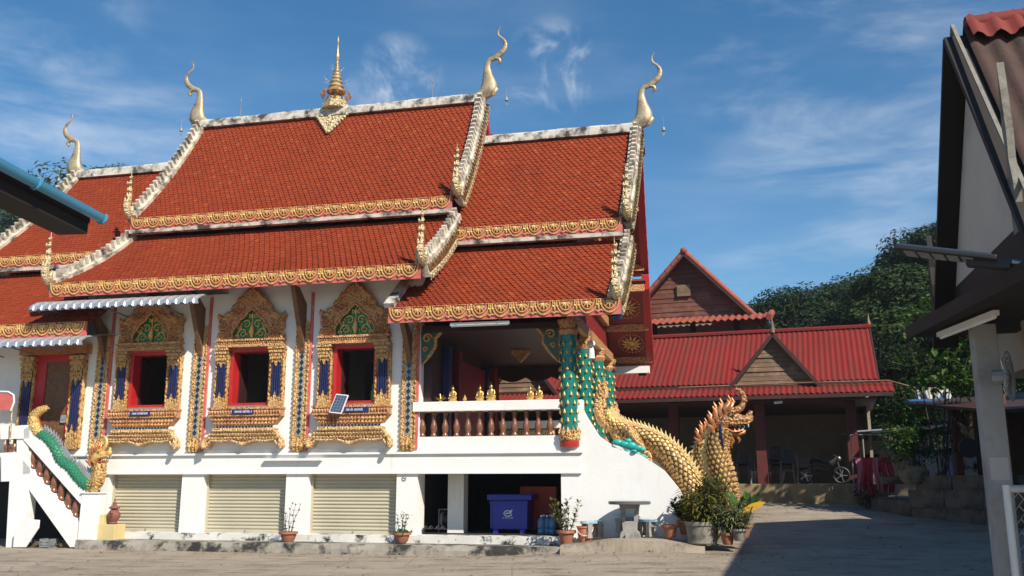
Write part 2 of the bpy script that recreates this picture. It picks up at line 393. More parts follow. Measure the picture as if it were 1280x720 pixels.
# ================================================================== temple hall
temple = thing('temple_hall', 'white temple hall with tiered orange tile roofs and gilded eaves', 'temple', T(0,0,0), -TA)
TV0 = 3.7   # ridge line of the temple in v
t = NT('terracotta_roof_tile')
r = t.island()
c = t.mix(t.rng(r,0,1), (.235,.040,.016), (.270,.048,.018))
c = t.mix(t.rng(t.math('FRACT',t.math('MULTIPLY',r,17.3),0),.96,.98), c, (.30,.065,.024))
c = t.mix(t.rng(t.noise(.5,8,.7,stretch=(1.6,.5,.5)),.52,.85), c, (.17,.03,.014))
c = t.mix(t.rng(t.noise(2.2,9,.75),.70,.84), c, (.34,.20,.12))
t.set('Base Color', c); t.set('Roughness', .75); t.set('Specular IOR Level', .12); M['tile'] = t.m
M['tile_bed'] = mat('roof_bed', (.16,.03,.015), (.10,.02,.01), 3, .8)

def curve(v0, z0, v1, z1, sag):
    L = hypot(v1-v0, z1-z0); nv, nz = (z1-z0)/L, -(v1-v0)/L       # normal, pointed up and out below
    if nz < 0: nv, nz = -nv, -nz
    return lambda t: (v0+(v1-v0)*t-nv*sag*4*t*(1-t), z0+(z1-z0)*t-nz*sag*4*t*(1-t)), L
def slope_dir(fn, t):
    a, b = fn(max(0,t-.02)), fn(min(1,t+.02)); d = Vector((b[0]-a[0], b[1]-a[1])).normalized()
    n = Vector((-d[1], d[0]))
    if n[1] < 0: n = -n
    return d, n
def tile_mesh(mb, fn, L, uL, uR, tw=.15, row=.118):
    nr = int(L/row)
    for k in range(nr+1):
        t = k/nr
        if t > 1-.35/nr: continue
        v, z = fn(t); d, n = slope_dir(fn, t)
        a, b = uL(t), uR(t); off = tw/2 if k % 2 else 0
        m = int((b-a-off)/tw)
        for i in range(m+1):
            u = a+off+tw*(i+.5)
            if u > b+.03: continue
            w = tw*.5*.97; ln = row*1.75; jz = random.uniform(-.004,.004); up = .008+jz; lift = .042+jz+random.uniform(0,.008)
            def q(du, s, h): return (u+du, v+d[0]*s+n[0]*h, z+d[1]*s+n[1]*h)
            f1 = up+(lift-up)*.55
            mb.add([q(-w,0,up),q(w,0,up),q(w,ln*.52,f1),q(0,ln,lift),q(-w,ln*.52,f1), q(w,ln*.52,f1-.02),q(0,ln,lift-.028),q(-w,ln*.52,f1-.02)],
                   [(4,3,2,1,0),(2,3,6,5),(3,4,7,6)])
def slab_mesh(mb, fn, uL, uR, th=.10, n=14, mirror=False):
    f = (lambda v: 2*TV0-v) if mirror else (lambda v: v)
    for i in range(n):
        t0, t1 = i/n, (i+1)/n
        (va,za),(vb,zb) = fn(t0), fn(t1); _, na = slope_dir(fn,t0); _, nb = slope_dir(fn,t1)
        P = [(uL(t0),f(va),za),(uR(t0),f(va),za),(uR(t1),f(vb),zb),(uL(t1),f(vb),zb)]
        Q = [(p[0],f(f(p[1])-nn[0]*th),p[2]-nn[1]*th) for p, nn in zip(P,(na,na,nb,nb))]
        fs = [(3,2,1,0),(4,5,6,7),(0,4,7,3),(1,2,6,5)]
        if i == 0: fs.append((0,1,5,4))
        if i == n-1: fs.append((2,3,7,6))
        if mirror: fs = [x[::-1] for x in fs]
        mb.add(P+Q, fs)
# lotus motif of the eave boards (shared mesh), and the little flower between two motifs
mb = MB()
arc = [(.21*cos(a),-.022,.01-.295*sin(a)) for a in [pi*i/12 for i in range(13)]]
mb.tube(arc, [.017]*13, 5)
arc = [(.145*cos(a),-.026,.0-.20*sin(a)) for a in [pi*i/10 for i in range(11)]]
mb.tube(arc, [.014]*11, 5)
for a in (20,50,90,130,160):
    x, z = .10*cos(radians(a)), -.02-.11*sin(radians(a)); mb.tube([(0,-.025,-.03),(x*.6,-.04,z*.6-.01),(x*1.35,-.03,z*1.35)], [.008,.030,.006], 5)
mb.tube([(0,-.02,-.26),(0,-.03,-.30)], [.03,.008], 5)
ME_motif = mb.mesh('eave_motif', [M['gold_plain']], 60)
mb = MB()
for a in range(4):
    x, z = cos(a*pi/2), sin(a*pi/2); mb.tube([(0,-.02,-.10),(x*.045,-.035,-.10+z*.055),(x*.09,-.02,-.10+z*.11)], [.012,.026,.004], 5)
mb.tube([(-.10,-.02,-.25),(-.05,-.03,-.22),(0,-.03,-.26),(.05,-.03,-.22),(.10,-.02,-.25)], [.006,.014,.018,.014,.006], 5)
ME_flower = mb.mesh('eave_flower', [M['gold_plain']], 60)
def fascia(parent, u0, u1, v, ztop, h, ledge=True, pitch=.485, rim=True):
    m = MB(); m.box(u0,u1,v,v+.05,ztop-h,ztop)
    o = m.build('eave_board', M['pink'], parent)
    m = MB(); m.box(u0,u1,v-.018,v,ztop-.016,ztop-.002)
    m.build('gold_moulding', M['gold_fine'], o)
    if ledge:
        m = MB(); m.box(u0,u1,v-.03,v+.16,ztop-h-.10,ztop-h-.002); m.build('white_ledge', M['ridge'], o)
    n = max(1,int((u1-u0)/pitch)); p = (u1-u0)/n
    for i in range(n):
        place(ME_motif,'lotus_motif',o,(u0+p*(i+.5),v,ztop-.03),(0,0,0),(p/.5,1,h/.36))
        if i: place(ME_flower,'flower_motif',o,(u0+p*i,v,ztop-.03),(0,0,0),(1,1,h/.36))
    return o
# finials ----------------------------------------------------------------
def flame_finial_mesh():
    """upswept end finial with curling flame lobes, about 1.3 m tall, standing at its foot"""
    m = MB()
    path = [(0,.35,.10),(0,.14,-.02),(0,-.06,.02),(0,-.17,.16),(0,-.16,.34),(0,-.08,.52),(0,-.07,.70),(0,-.11,.90),(0,-.09,1.08),(0,-.10,1.34)]
    m.tube(path, [.06,.10,.12,.115,.095,.07,.055,.045,.03,.006], 8, (.75,1.1), (1,0,0))
    for k, (i, s) in enumerate(((3,1),(3,-1),(4,1),(4,-1),(5,-1),(6,1),(6,-1),(7,1),(7,-1),(8,1))):
        p = Vector(path[i]); h = .22-.012*k
        m.tube([p,p+Vector((s*.03,-.07,.05)),p+Vector((s*.06,-.05,h*.6)),p+Vector((s*.04,-.08,h))], [.04,.045,.03,.004], 6)
    for s in (-1,1): m.tube([(s*.05,.02,.02),(s*.10,-.10,.10),(s*.11,-.06,.25),(s*.06,.0,.32)], [.05,.05,.035,.006], 6)
    return m.mesh('flame_finial', [M['gold_pale']], 60)
ME_flame = flame_finial_mesh()
def chofa_mesh():
    """bird-headed ridge horn, +x is outward"""
    m = MB()
    path, rad = smooth_path([(-.62,0,-.10),(-.25,0,-.04),(.02,0,.04),(.17,0,.18),(.20,0,.36),(.17,0,.62),(.15,0,.92),(.20,0,1.13),(.36,0,1.22),(.54,0,1.38),(.62,0,1.58),(.57,0,1.77),(.45,0,1.91),(.43,0,2.05),(.50,0,2.22)], [.035,.10,.18,.22,.205,.14,.08,.07,.085,.08,.058,.042,.03,.021,.005], 4)
    m.tube(path, rad, 10, (.55,1), (0,1,0))
    m.cur = 1
    m.tube([(.36,0,1.19),(.46,0,1.15),(.49,0,1.06),(.44,0,.99),(.40,0,1.03)], [.05,.05,.04,.025,.008], 7)
    m.tube([(.14,0,.03),(.30,0,.06),(.38,0,.20),(.34,0,.32)], [.08,.09,.07,.015], 7, (.7,1))
    for k in range(6):
        a = Vector(path[33+k]); m.tube([a,a+Vector((.055,0,.0)),a+Vector((.07,0,.05))], [.03,.02,.003], 5)
    for k in range(4):
        m.tube([(.28-.02*k,0,.16+.12*k),(.36-.03*k,0,.19+.12*k),(.37-.035*k,0,.27+.12*k)], [.04,.03,.004], 5)
    return m.mesh('ridge_horn', [M['horn'],M['horn_gold']], 60)
ME_chofa = chofa_mesh()
mb = MB(); mb.tube([(0,0,0),(0,0,-.42)], .006, 4); mb.lathe([(.02,0),(.05,-.03),(.06,-.12),(.075,-.15),(.0,-.15)], (0,0,-.42), 8)
mb.tube([(0,0,-.56),(0,0,-.66)], .005, 4); mb.cbox((0,0,-.70), .09,.01,.08)
ME_bell = mb.mesh('wind_bell', [M['grey_metal']], 60)

def verge(parent, fn, L, ue, side, seed=0, face=None):
    """barge board along a slope end with upright teeth; side +1 = right-hand end"""
    n = 16; m = MB(); A = []
    for i in range(n+1):
        t = i/n; v, z = fn(t); d, nn = slope_dir(fn,t); u = ue(t)
        def q(du, h): return (u+side*du, v+nn[0]*h, z+nn[1]*h)
        A.append([q(-.20,.03),q(-.20,.12),q(.02,.15),q(.10,.10),q(.10,-.32),q(-.02,-.32)])
    for i in range(n):
        for k in range(6):
            f = [A[i][k],A[i+1][k],A[i+1][(k+1)%6],A[i][(k+1)%6]]
            m.add(f, [(0,1,2,3) if side > 0 else (3,2,1,0)])
    m.add(A[0],[(0,1,2,3,4,5)]); m.add(A[-1],[(5,4,3,2,1,0)])
    o = m.build('barge_board', M['cream_old'], parent, smooth=35)
    # gilt scales on the outer face
    m = MB(); k = int(L/.16)
    for i in range(k):
        t = (i+.5)/k; v, z = fn(t); d, nn = slope_dir(fn,t); u = ue(t)+side*.115
        c0 = Vector((u, v-nn[0]*.10, z-nn[1]*.10))
        dd = Vector((0,d[0],d[1])); nv = Vector((0,nn[0],nn[1])); sx = Vector((side*.03,0,0))
        m.tube([c0-dd*.09-nv*.12, c0+sx, c0+dd*.09+nv*.13], [.02,.05,.01], 5, (1,.5), (1,0,0))
        c1 = c0-nv*.16; m.tube([c1-dd*.07, c1-nv*.08+sx*.5, c1+dd*.02-nv*.16], [.025,.03,.006], 5)
    m.build('gilt_scales', M['gold_pale'], o, smooth=60)
    m = MB(); k = int(L/.19)
    for i in range(k):
        t = (i+.7)/k; v, z = fn(min(t,1)); d, nn = slope_dir(fn,min(t,1)); u = ue(t)
        dd = Vector((0,d[0],d[1])); nv = Vector((0,nn[0],nn[1])); c0 = Vector((u-side*.03,v,z))+nv*.10
        w = .055; tp = nv*.22-dd*.07
        vs = []
        for s, x in ((-.09,-w),(.09,-w),(.09,w),(-.09,w)): vs.append(c0+Vector((s,0,0))+dd*x)
        for s, x in ((-.075,-w*.8),(.075,-w*.8),(.05,w*.3),(-.05,w*.3)): vs.append(c0+Vector((s,0,0))+dd*x+tp)
        m.add(vs, [(0,1,2,3),(7,6,5,4),(0,4,5,1),(1,5,6,2),(2,6,7,3),(3,7,4,0)])
    m.build('barge_teeth', M['cream_old'], o)
    v, z = fn(1); place(ME_flame,'flame_finial',o,(ue(1)-side*.0,v-.05,z+.06),(0,0,0),(1,1,1))
    return o
def section(name, prof, uu, sides, ridge_u):
    """one roof section; prof = upper and lower curves; uu = ((uL,uR) fns upper, lower)"""
    base = MB(); tl = MB()
    (fu, Lu), (fl, Ll) = prof
    for (fn, L), (a, b) in zip(prof, uu):
        slab_mesh(base, fn, a, b); slab_mesh(base, fn, a, b, mirror=True); tile_mesh(tl, fn, L, a, b)
    roof = base.build(name, M['tile_bed'], temple)
    tl.build('roof_tiles', M['tile'], roof, kind='stuff')
    # far slope: tiles too, coarser
    tf = MB()
    for (fn, L), (a, b) in zip(prof, uu): tile_mesh(tf, fn, L, a, b, .3, .24)
    tf.v = [(x,2*TV0-y,z) for x,y,z in tf.v]; tf.f = [f[::-1] for f in tf.f]
    tf.build('roof_tiles', M['tile'], roof, kind='stuff')
    # ridge capping
    m = MB(); a, b = ridge_u; z = fu(0)[1]
    r = random.Random(4); n = int((b-a)/.45)
    for i in range(n):
        x0, x1 = a+(b-a)*i/n, a+(b-a)*(i+1)/n; j = r.uniform(-.012,.012)
        m.prism([(TV0-.20,z-.10),(TV0-.17,z+.13+j),(TV0-.09,z+.20+j),(TV0+.09,z+.20+j),(TV0+.17,z+.13+j),(TV0+.20,z-.10)], x0+.004, x1-.004, 'x')
    m.build('ridge_capping', M['ridge'], roof)
    for side, k in sides:
        for (fn, L), ab in zip(prof, uu): verge(roof, fn, L, ab[k], side)
        # far side boards
        for (fn, L), ab in zip(prof, uu):
            gm = lambda t, fn=fn: (2*TV0-fn(t)[0], fn(t)[1])
            mm = MB(); n = 12
            for i in range(n):
                (va,za),(vb,zb) = gm(i/n), gm((i+1)/n); u0 = ab[k](i/n)
                mm.bar((u0+side*.04,va,za-.08),(u0+side*.04,vb,zb-.08),.14,.42,(1,0,0)) if False else mm.add(
                    [(u0-side*.12,va,za+.13),(u0+side*.10,va,za+.13),(u0+side*.10,va,za-.32),(u0-side*.12,va,za-.32),(u0-side*.12,vb,zb+.13),(u0+side*.10,vb,zb+.13),(u0+side*.10,vb,zb-.32),(u0-side*.12,vb,zb-.32)],
                    [(0,1,2,3),(7,6,5,4),(0,4,5,1),(1,5,6,2),(2,6,7,3),(3,7,4,0)])
            mm.build('barge_board', M['red'], roof)
        u = ab_r = uu[0][k](0)
        h = place(ME_chofa,'ridge_horn',roof,(u-side*.05,TV0,z+.12),(0,0,0 if side > 0 else pi),(1.18,1,1))
        place(ME_bell,'wind_bell',roof,(u+side*.72,TV0,z+.72-.35),(0,0,0),(.8,.8,.8))
    return roof
k_ = lambda a, b: (lambda t: a+(b-a)*t)
prof_main = (curve(TV0,12.75,1.15,8.98,.16), curve(1.35,8.45,-1.0,6.64,.12))
prof_low = (curve(TV0,11.40,1.15,8.08,.13), curve(1.35,7.58,-1.0,5.60,.10))
roof_m = section('main_roof', prof_main, ((k_(-15.95,-16.35),k_(-6.62,-6.60)),(k_(-16.40,-17.0),k_(-6.66,-6.80))), ((1,1),(-1,0)), (-15.9,-6.6))
roof_p = section('porch_roof', prof_low, ((k_(-7.3,-7.3),k_(-2.06,-2.18)),(k_(-7.5,-7.6),k_(-2.16,-2.26))), ((1,1),), (-7.2,-2.05))
roof_b = section('rear_roof', prof_low, ((k_(-20.35,-21.2),k_(-15.6,-15.6)),(k_(-21.2,-21.9),k_(-15.9,-15.8))), ((-1,0),), (-20.3,-15.4))
for roof, zt, a, b, zt2, a2, b2 in ((roof_m,8.98,-16.3,-6.75,6.66,-16.95,-6.85), (roof_p,8.08,-6.75,-2.3,5.62,-7.62,-2.15), (roof_b,8.08,-21.1,-15.6,5.62,-21.8,-15.75)):
    fascia(roof, a, b, 1.08, zt, .36); fascia(roof, a2, b2, -1.06, zt2, .37, False)
    fo = MB(); fo.box(a,b,2*TV0-1.12,2*TV0-1.07,zt-.36,zt); fo.box(a2,b2,2*TV0+1.0,2*TV0+1.05,zt2-.37,zt2); fo.build('eave_board', M['pink'], roof)
# white lower corner of the porch roof where it meets the main eave
mb = MB(); mb.bar((-7.62,-1.02,5.68),(-7.50,.25,6.75),.26,.12); mb.build('verge_capping', M['ridge'], roof_p)

# ridge spire with its gilt bracket -------------------------------------
us = -11.35; zr = 12.75+.2
mb = MB()
mb.lathe([(.42,-.06),(.44,.06),(.36,.10),(.38,.18),(.28,.22),(.30,.30),(.16,.34)], (us,TV0,zr), 8)
sp = mb.build('ridge_spire', M['gold_pale'], roof_m, smooth=30)
mb = MB(); z = zr+.52; rr = .30
prof = [(.05,-.20),(.06,-.02)]
for k in range(9):
    prof += [(rr,0+k*.001+sum(.17*.9**j for j in range(k))), (rr*.92,.05+sum(.17*.9**j for j in range(k))), (rr*.66,.12*.9**k+sum(.17*.9**j for j in range(k)))]; rr *= .80
top = sum(.17*.9**j for j in range(9))
prof += [(.035,top+.02),(.06,top+.08),(.065,top+.20),(.03,top+.34),(.022,top+.62),(.034,top+.66),(.004,top+.86)]
mb.lathe(prof, (us,TV0,z), 14); mb.build('tiered_parasol', M['horn_gold'], sp, smooth=40)
mb = MB()
for k in range(12):
    a = 2*pi*k/12; x, y = us+.38*cos(a), TV0+.38*sin(a)
    mb.tube([(x*1+0,y,z+.01),(us+.44*cos(a),TV0+.44*sin(a),z-.10),(us+.42*cos(a),TV0+.42*sin(a),z-.20)], [.03,.05,.01], 5)
mb.build('fringe_pendants', M['copper'], sp, kind='stuff')
mb = MB()
for k in range(8):
    a = 2*pi*k/8; mb.tube([(us+.26*cos(a),TV0+.26*sin(a),z+.3),(us+.42*cos(a),TV0+.42*sin(a),z+.42)], [.012,.004], 4)
    mb.tube([(us+.12*cos(a+.3),TV0+.12*sin(a+.3),z+.75),(us+.22*cos(a+.3),TV0+.22*sin(a+.3),z+.84)], [.010,.004], 4)
mb.build('parasol_leaves', M['gold_pale'], sp)
fn = prof_main[0][0]
def on_slope(u, t, h=.05):
    v, zz = fn(t); d, n = slope_dir(fn,t); return (u, v+n[0]*h, zz+n[1]*h)
mb = MB(); q = [on_slope(us-.62,.005,.10),on_slope(us+.55,.005,.10),on_slope(us+.03,.215,.10)]; q2 = [on_slope(us-.62,.005,.0),on_slope(us+.55,.005,.0),on_slope(us+.03,.215,.0)]
mb.add(q+q2, [(2,1,0),(0,1,4,3),(1,2,5,4),(2,0,3,5)])
for k in range(9):
    f = (k+.5)/9
    for a in (q[0],q[1]):
        p = Vector(a).lerp(Vector(q[2]),f); mb.ball(p,.06,.05,.06,6,4)
for k in range(14):
    f = random.random(); g_ = random.uniform(.1,.9)*(1-f); p = Vector(q[0]).lerp(Vector(q[1]), .5+(g_-.5*(1-f))); p = p.lerp(Vector(q[2]), f*.8); mb.ball(p,.07,.04,.07,6,4)
mb.build('gilt_bracket', M['gold_pale'], sp, smooth=60)
# lightning rods on the ridge
for u in (-14.6,-8.2):
    mb = MB(); mb.tube([(u,TV0,12.9),(u,TV0,13.65)], [.014,.008], 5); mb.ball((u,TV0,13.5),.03,.03,.05,6,4); mb.build('lightning_rod', M['grey_metal'], roof_m)

M['wood_deep'] = mat('dark_red_brown_timber', (.045,.010,.009), (.028,.008,.007), 3, .6)
# walls -------------------------------------------------------------------
WT = .25
for a, b in ((-15.95,-15.47),(-13.38,-12.78),(-10.54,-9.95),(-7.69,-7.17),(-3.73,-3.30)):
    m = MB(); m.box(a,b,0,WT+.3,0.0,1.83); m.build('plinth_pier', M['white'], temple)
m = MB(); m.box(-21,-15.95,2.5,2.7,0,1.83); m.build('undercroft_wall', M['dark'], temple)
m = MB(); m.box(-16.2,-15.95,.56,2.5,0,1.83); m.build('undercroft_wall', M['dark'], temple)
m = MB(); m.box(-15.47,-7.17,-.10,.30,0.05,.385); m.box(-7.17,-3.40,-.10,.9,.05,.40); m.build('plinth_step', M['white_old'], temple)
m = MB(); m.box(-21.0,-3.28,-.03,.5,1.83,2.27); m.build('ledge_beam', M['white'], temple, bevel=.01)
m = MB(); m.box(-21.05,-3.22,-.09,.4,2.26,2.31); m.box(-21.02,-3.25,-.06,.4,1.80,1.85); m.build('ledge_moulding', M['white'], temple)
m = MB(); m.box(-21.0,-3.30,-.01,7.4,2.2,2.40); m.build('floor_slab', M['white'], temple)
# upper wall with window openings
wins = [-14.53,-11.65,-8.84]; ow, oz0, oz1 = .56, 3.50, 4.93
m = MB(); edges = [-20.6]+[e for c_ in wins for e in (c_-ow,c_+ow)]+[-7.15]
for i in range(0,len(edges),2): m.box(max(edges[i],-16.6),edges[i+1],0,WT,2.31,7.05)
m.box(-20.6,-16.6,0,WT,2.31,6.0)
for c_ in wins: m.box(c_-ow,c_+ow,0,WT,2.31,oz0); m.box(c_-ow,c_+ow,0,WT,oz1,7.05)
m.box(-16.6,-7.15,7.15,7.4,2.31,7.05); m.box(-20.6,-16.6,7.15,7.4,2.31,6.0); m.box(-20.6,-20.35,WT,7.15,2.31,6.0)
m.build('upper_wall', M['white'], temple)
m = MB(); m.prism([(WT,2.31),(7.15,2.31),(7.15,7.0),(5.95,8.0),(5.95,8.6),(5.0,10.0),(TV0,12.3),(2.4,10.0),(1.45,8.6),(1.45,8.0),(WT,7.0)],-7.15,-6.95,'x'); m.build('front_wall', M['wood_deep'], temple)
m = MB(); m.box(-20.3,-7.2,.3,7.1,6.2,6.3); m.build('ceiling', M['dark'], temple)
m = MB(); m.box(-6.95,-3.62,.15,7.24,5.20,5.28); m.build('porch_ceiling', M['wood_deep'], temple)
m = MB(); m.prism([(.3,6.0),(7.1,6.0),(5.95,7.0),(5.95,7.8),(TV0,11.0),(1.45,7.8),(1.45,7.0)],-20.5,-20.3,'x'); m.build('rear_gable', M['red_deep'], temple)
# undercroft room behind the open bay
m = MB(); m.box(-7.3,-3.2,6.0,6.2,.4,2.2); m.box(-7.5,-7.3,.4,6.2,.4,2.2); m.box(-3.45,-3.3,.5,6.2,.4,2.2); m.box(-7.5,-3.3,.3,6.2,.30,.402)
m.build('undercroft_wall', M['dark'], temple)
m = MB(); m.box(-6.72,-6.32,1.0,1.4,.4,2.2); m.build('undercroft_pillar', M['white'], temple)
# wall on the left end, low white fence wall behind the stairs
# roller shutters -----------------------------------------------------------
M['shutter'] = mat('beige_roller_shutter', (.50,.46,.34), (.44,.40,.30), 1.5, .45, .1, dirt=(.40,.35,.25), dscale=3, damt=(.6,.8))
for a, b in ((-15.47,-13.38),(-12.78,-10.54),(-9.95,-7.69)):
    m = MB(); nz = 17; vs = .25
    z0, z1 = .385, 1.83
    def pf(s): 
        k = s*nz; f = k-int(k); return vs-.022*sin(pi*min(1,f*1.15)) if f < .87 else vs+.004
    m.grid(lambda s, w: (a+(b-a)*s, pf(w*.9999), z0+(z1-z0)*w), 1, nz*8)
    o = m.build('roller_shutter', M['shutter'], temple, smooth=50)
    for a_, b_ in ((a,a+.05),(b-.05,b)): m = MB(); m.box(a_,b_,.17,.29,z0,z1); m.build('guide_rail', M['shutter'], o)
    m = MB(); m.box(a+.05,b-.05,.20,.28,z0,z0+.06); m.build('bottom_bar', M['shutter'], o)
    c_ = (a+b)/2; m = MB(); m.tube([(c_,.20,z0+.05),(c_,.17,z0+.05),(c_,.17,z0+.10)],.012,5); m.build('lock_hasp', M['grey_metal'], o)
# thin white slab added to cast the grey shadow strip on the beam
a_, z_ = uz(331,574,-.1); b_, _ = uz(402,574,-.1)
m = MB(); m.box(a_,b_,-.15,-.035,z_-.04,z_+.02); m.build('beam_shadow_slab', M['whitepl'], temple)
M['wood_dk'] = mat('gilt_flecked_dark_timber', (.10,.045,.025), (.20,.10,.04), 14, .6, bump=.5, bscale=20)
# ================================================================== windows, pilasters, porch of the temple
def spiral(c, r0, turns, sgn, y, a0=0, n=18):
    return [(c[0]+sgn*r0*(1-.8*i/n)*cos(a0+2*pi*turns*i/n), y, c[1]+r0*(1-.8*i/n)*sin(a0+2*pi*turns*i/n)) for i in range(n+1)]
def pediment_mesh():
    m = MB()
    half = [(.86,0),(.90,.10),(.80,.16),(.88,.30),(.86,.44),(.93,.62),(.82,.56),(.74,.52),(.70,.66),(.56,.66),(.54,.82),(.42,.88),(.38,1.02),(.26,1.06),(.20,1.18),(.09,1.24),(0,1.36)]
    inner = [(.50,.0),(.52,.18),(.46,.32),(.40,.36),(.34,.50),(.20,.58),(.12,.70),(0,.80)]
    out_ = half+[(-x,z) for x,z in half[::-1][1:]]
    inn = inner+[(-x,z) for x,z in inner[::-1][1:]]
    m.prism(out_+inn[::-1], -.13, -.0, 'y')
    # carved rim rolls and flame points
    m.tube([(x,-.14,z) for x,z in inn], .035, 6)
    for i in range(len(half)-1):
        for s in (-1,1):
            a, b = half[i], half[i+1]
            for f in (.25,.75):
                x, z = a[0]+(b[0]-a[0])*f, a[1]+(b[1]-a[1])*f
                m.tube([(s*x*.90,-.10,z-.03),(s*x*.98,-.17,z+.01),(s*(x*1.0+.01),-.13,z+.10)], [.035,.045,.006], 5)
    r = random.Random(3)
    for k in range(70):
        f = r.random()*.95; i = int(f*7); 
        x = .56+.25*r.random() if r.random() < .5 else .2+.4*r.random(); z = (.05+.45*r.random()) if x > .5 else (.62+.25*r.random())
        if x < .5 and z > 1.0-.55*x: z = .92-.6*x
        for s in (-1,1): m.tube([(s*x,-.12,z-.04),(s*(x+.02),-.17,z),(s*(x-.01),-.13,z+.05)], [.015,.032,.006], 5)
    return m.mesh('pediment', [M['gold_fine']], 60)
ME_ped = pediment_mesh()
def tymp_mesh():
    inner = [(.50,.0),(.52,.18),(.46,.32),(.40,.36),(.34,.50),(.20,.58),(.12,.70),(0,.80)]
    inn = inner+[(-x,z) for x,z in inner[::-1][1:]]
    m = MB(); m.prism(inn, -.05, -.0, 'y'); return m.mesh('mosaic_tympanum', [M['green_glass']])
def scroll_mesh():
    m = MB()
    for s in (-1,1):
        for c, r0, tn, a0 in (((s*.26,.16),.14,1.3,-.5),((s*.15,.40),.11,1.2,.6),((s*.40,.08),.06,1.1,0),((s*.36,.32),.06,1.2,2),((s*.08,.60),.05,1.1,1)):
            m.tube(spiral(c,r0,tn,s,-.075,a0), [.020*(1-.5*i/18) for i in range(19)], 5)
        for k in range(7):
            a = k*.5; x, z = s*(.10+.055*k), .10+.07*((k*3)%5); m.tube([(x,-.06,z),(x+s*.03,-.09,z+.04),(x+s*.02,-.07,z+.09)], [.012,.03,.004], 5)
    m.tube([(0,-.07,.05),(0,-.11,.20),(0,-.08,.34),(0,-.06,.52)], [.03,.075,.05,.01], 7)
    m.tube([(0,-.07,.52),(0,-.09,.60),(0,-.07,.72)], [.012,.035,.004], 5)
    return m.mesh('gilt_scroll', [M['gold_plain']], 60)
ME_tym, ME_scr = tymp_mesh(), scroll_mesh()
def pil_mesh():
    """window side column: flame base, fluted blue shaft, gilt capital; x centred, z from 3.42"""
    m = MB()
    m.box(-.17,.17,-.10,0,0,1.53)
    m.cur = 1
    for k in range(4):
        x = -.10+.066*k; m.tube([(x,-.12,.30),(x,-.12,1.16)], .036, 8)
    m.cur = 2
    m.prism([(-.19,0),(.19,0),(.18,.18),(.10,.26),(.05,.22),(0,.40),(-.05,.22),(-.10,.26),(-.18,.18)], -.17, -.10, 'y')
    m.prism([(-.20,1.53),(.20,1.53),(.19,1.22),(.12,1.10),(.07,1.16),(0,1.02),(-.07,1.16),(-.12,1.10),(-.19,1.22)], -.18, -.10, 'y')
    for z, w, d in ((1.28,.20,.20),(1.37,.22,.22),(1.46,.24,.24)): m.box(-w,w,-d,-.0,z,z+.055)
    for k in range(6): m.ball((-.17+.068*k,-.19,1.22),.03,.03,.05,6,4)
    for x in (-.20,.20):
        m.box(x-.025,x+.025,-.13,0,.02,1.5)
        for k in range(12): m.ball((x,-.13,.08+.12*k),.025,.025,.05,5,4)
    return m.mesh('side_column', [M['gold_fine'],M['blue_glass'],M['gold']], 50)
ME_pil = pil_mesh()
def sill_mesh():
    m = MB()
    m.box(-.98,.98,-.24,0,.78,.97); m.box(-1.0,1.0,-.27,0,.93,.98); m.box(-.99,.99,-.26,0,.76,.79)
    for k in range(26): m.ball((-.95+.076*k,-.25,.86),.032,.03,.05,5,4)
    m.prism([(-.94,.76),(.94,.76),(.78,.53),(-.78,.53)], -.20, 0, 'y')
    for r_ in range(2):
        for k in range(20-r_*2): 
            w = .90-.09*r_; m.tube([(-w+2*w*k/(19-r_*2),-.19,.72-.09*r_),(-w*.97+2*w*.97*k/(19-r_*2),-.245,.66-.09*r_),(-w*.95+2*w*.95*k/(19-r_*2),-.20,.58-.09*r_+.03)], [.02,.04,.008], 5)
    return m.mesh('sill_board', [M['gold_fine']], 50)
def skirt_mesh():
    m = MB()
    # bracketed foot of the window: flaring skirt with scalloped lower edge and curled feet
    top = [(-.80,.45),(.80,.45)]
    low = [(1.03,.16),(1.05,.02),(.98,-.03),(.93,.05),(.86,.16),(.6,.12),(.35,.15),(.16,.10),(0,.04)]
    poly = top+low+[(-x,z) for x,z in low[::-1][1:]]
    m.prism(poly, -.22, 0, 'y')
    for r_ in range(3):
        n = 24
        for k in range(n):
            w = .80+.085*r_; x = -w+2*w*k/(n-1); z = .40-.09*r_
            m.tube([(x,-.21,z+.03),(x*1.02,-.27,z),(x*1.03,-.22,z-.06)], [.018,.036,.006], 5)
    m.tube([(x,-.24,z+.01) for x,z in [(-1.02,.0),(-.93,.06),(-.86,.17),(-.6,.13),(-.35,.16),(-.16,.11),(0,.05),(.16,.11),(.35,.16),(.6,.13),(.86,.17),(.93,.06),(1.02,.0)]], .032, 6)
    for s in (-1,1): m.tube([(s*1.0,-.2,.25),(s*1.06,-.28,.12),(s*1.03,-.30,.0),(s*.95,-.27,-.01)], [.05,.07,.06,.02], 7)
    m.box(-.84,.84,-.235,0,.43,.47)
    return m.mesh('sill_bracket', [M['gold_straw']], 50)
ME_sill, ME_skirt = sill_mesh(), skirt_mesh()
mb = MB(); mb.box(-.80,.80,-.17,0,.46,.54); ME_dotbar = mb.mesh('mirror_band', [M['white']])
mb = MB(); mb.add([(-.03,-.18,0),(0,-.18,-.035),(.03,-.18,0),(0,-.18,.035)],[(0,1,2,3)]); mb.add([(-.03,-.165,0),(0,-.165,-.035),(.03,-.165,0),(0,-.165,.035)],[(3,2,1,0)]); ME_dot = mb.mesh('mirror_tile', [M['mirror']])
mb = MB(); mb.prism([(-.058,0),(0,-.072),(.058,0),(0,.072)], -.012, 0, 'y'); ME_dia = mb.mesh('mirror_diamond', [M['mirror']])
M['plaque'] = mat('blue_enamel_plaque', (.012,.022,.17), (.012,.02,.15), 3, .35)
M['letter'] = mat('white_lettering', (.75,.75,.75), (.75,.75,.75), 3, .5)
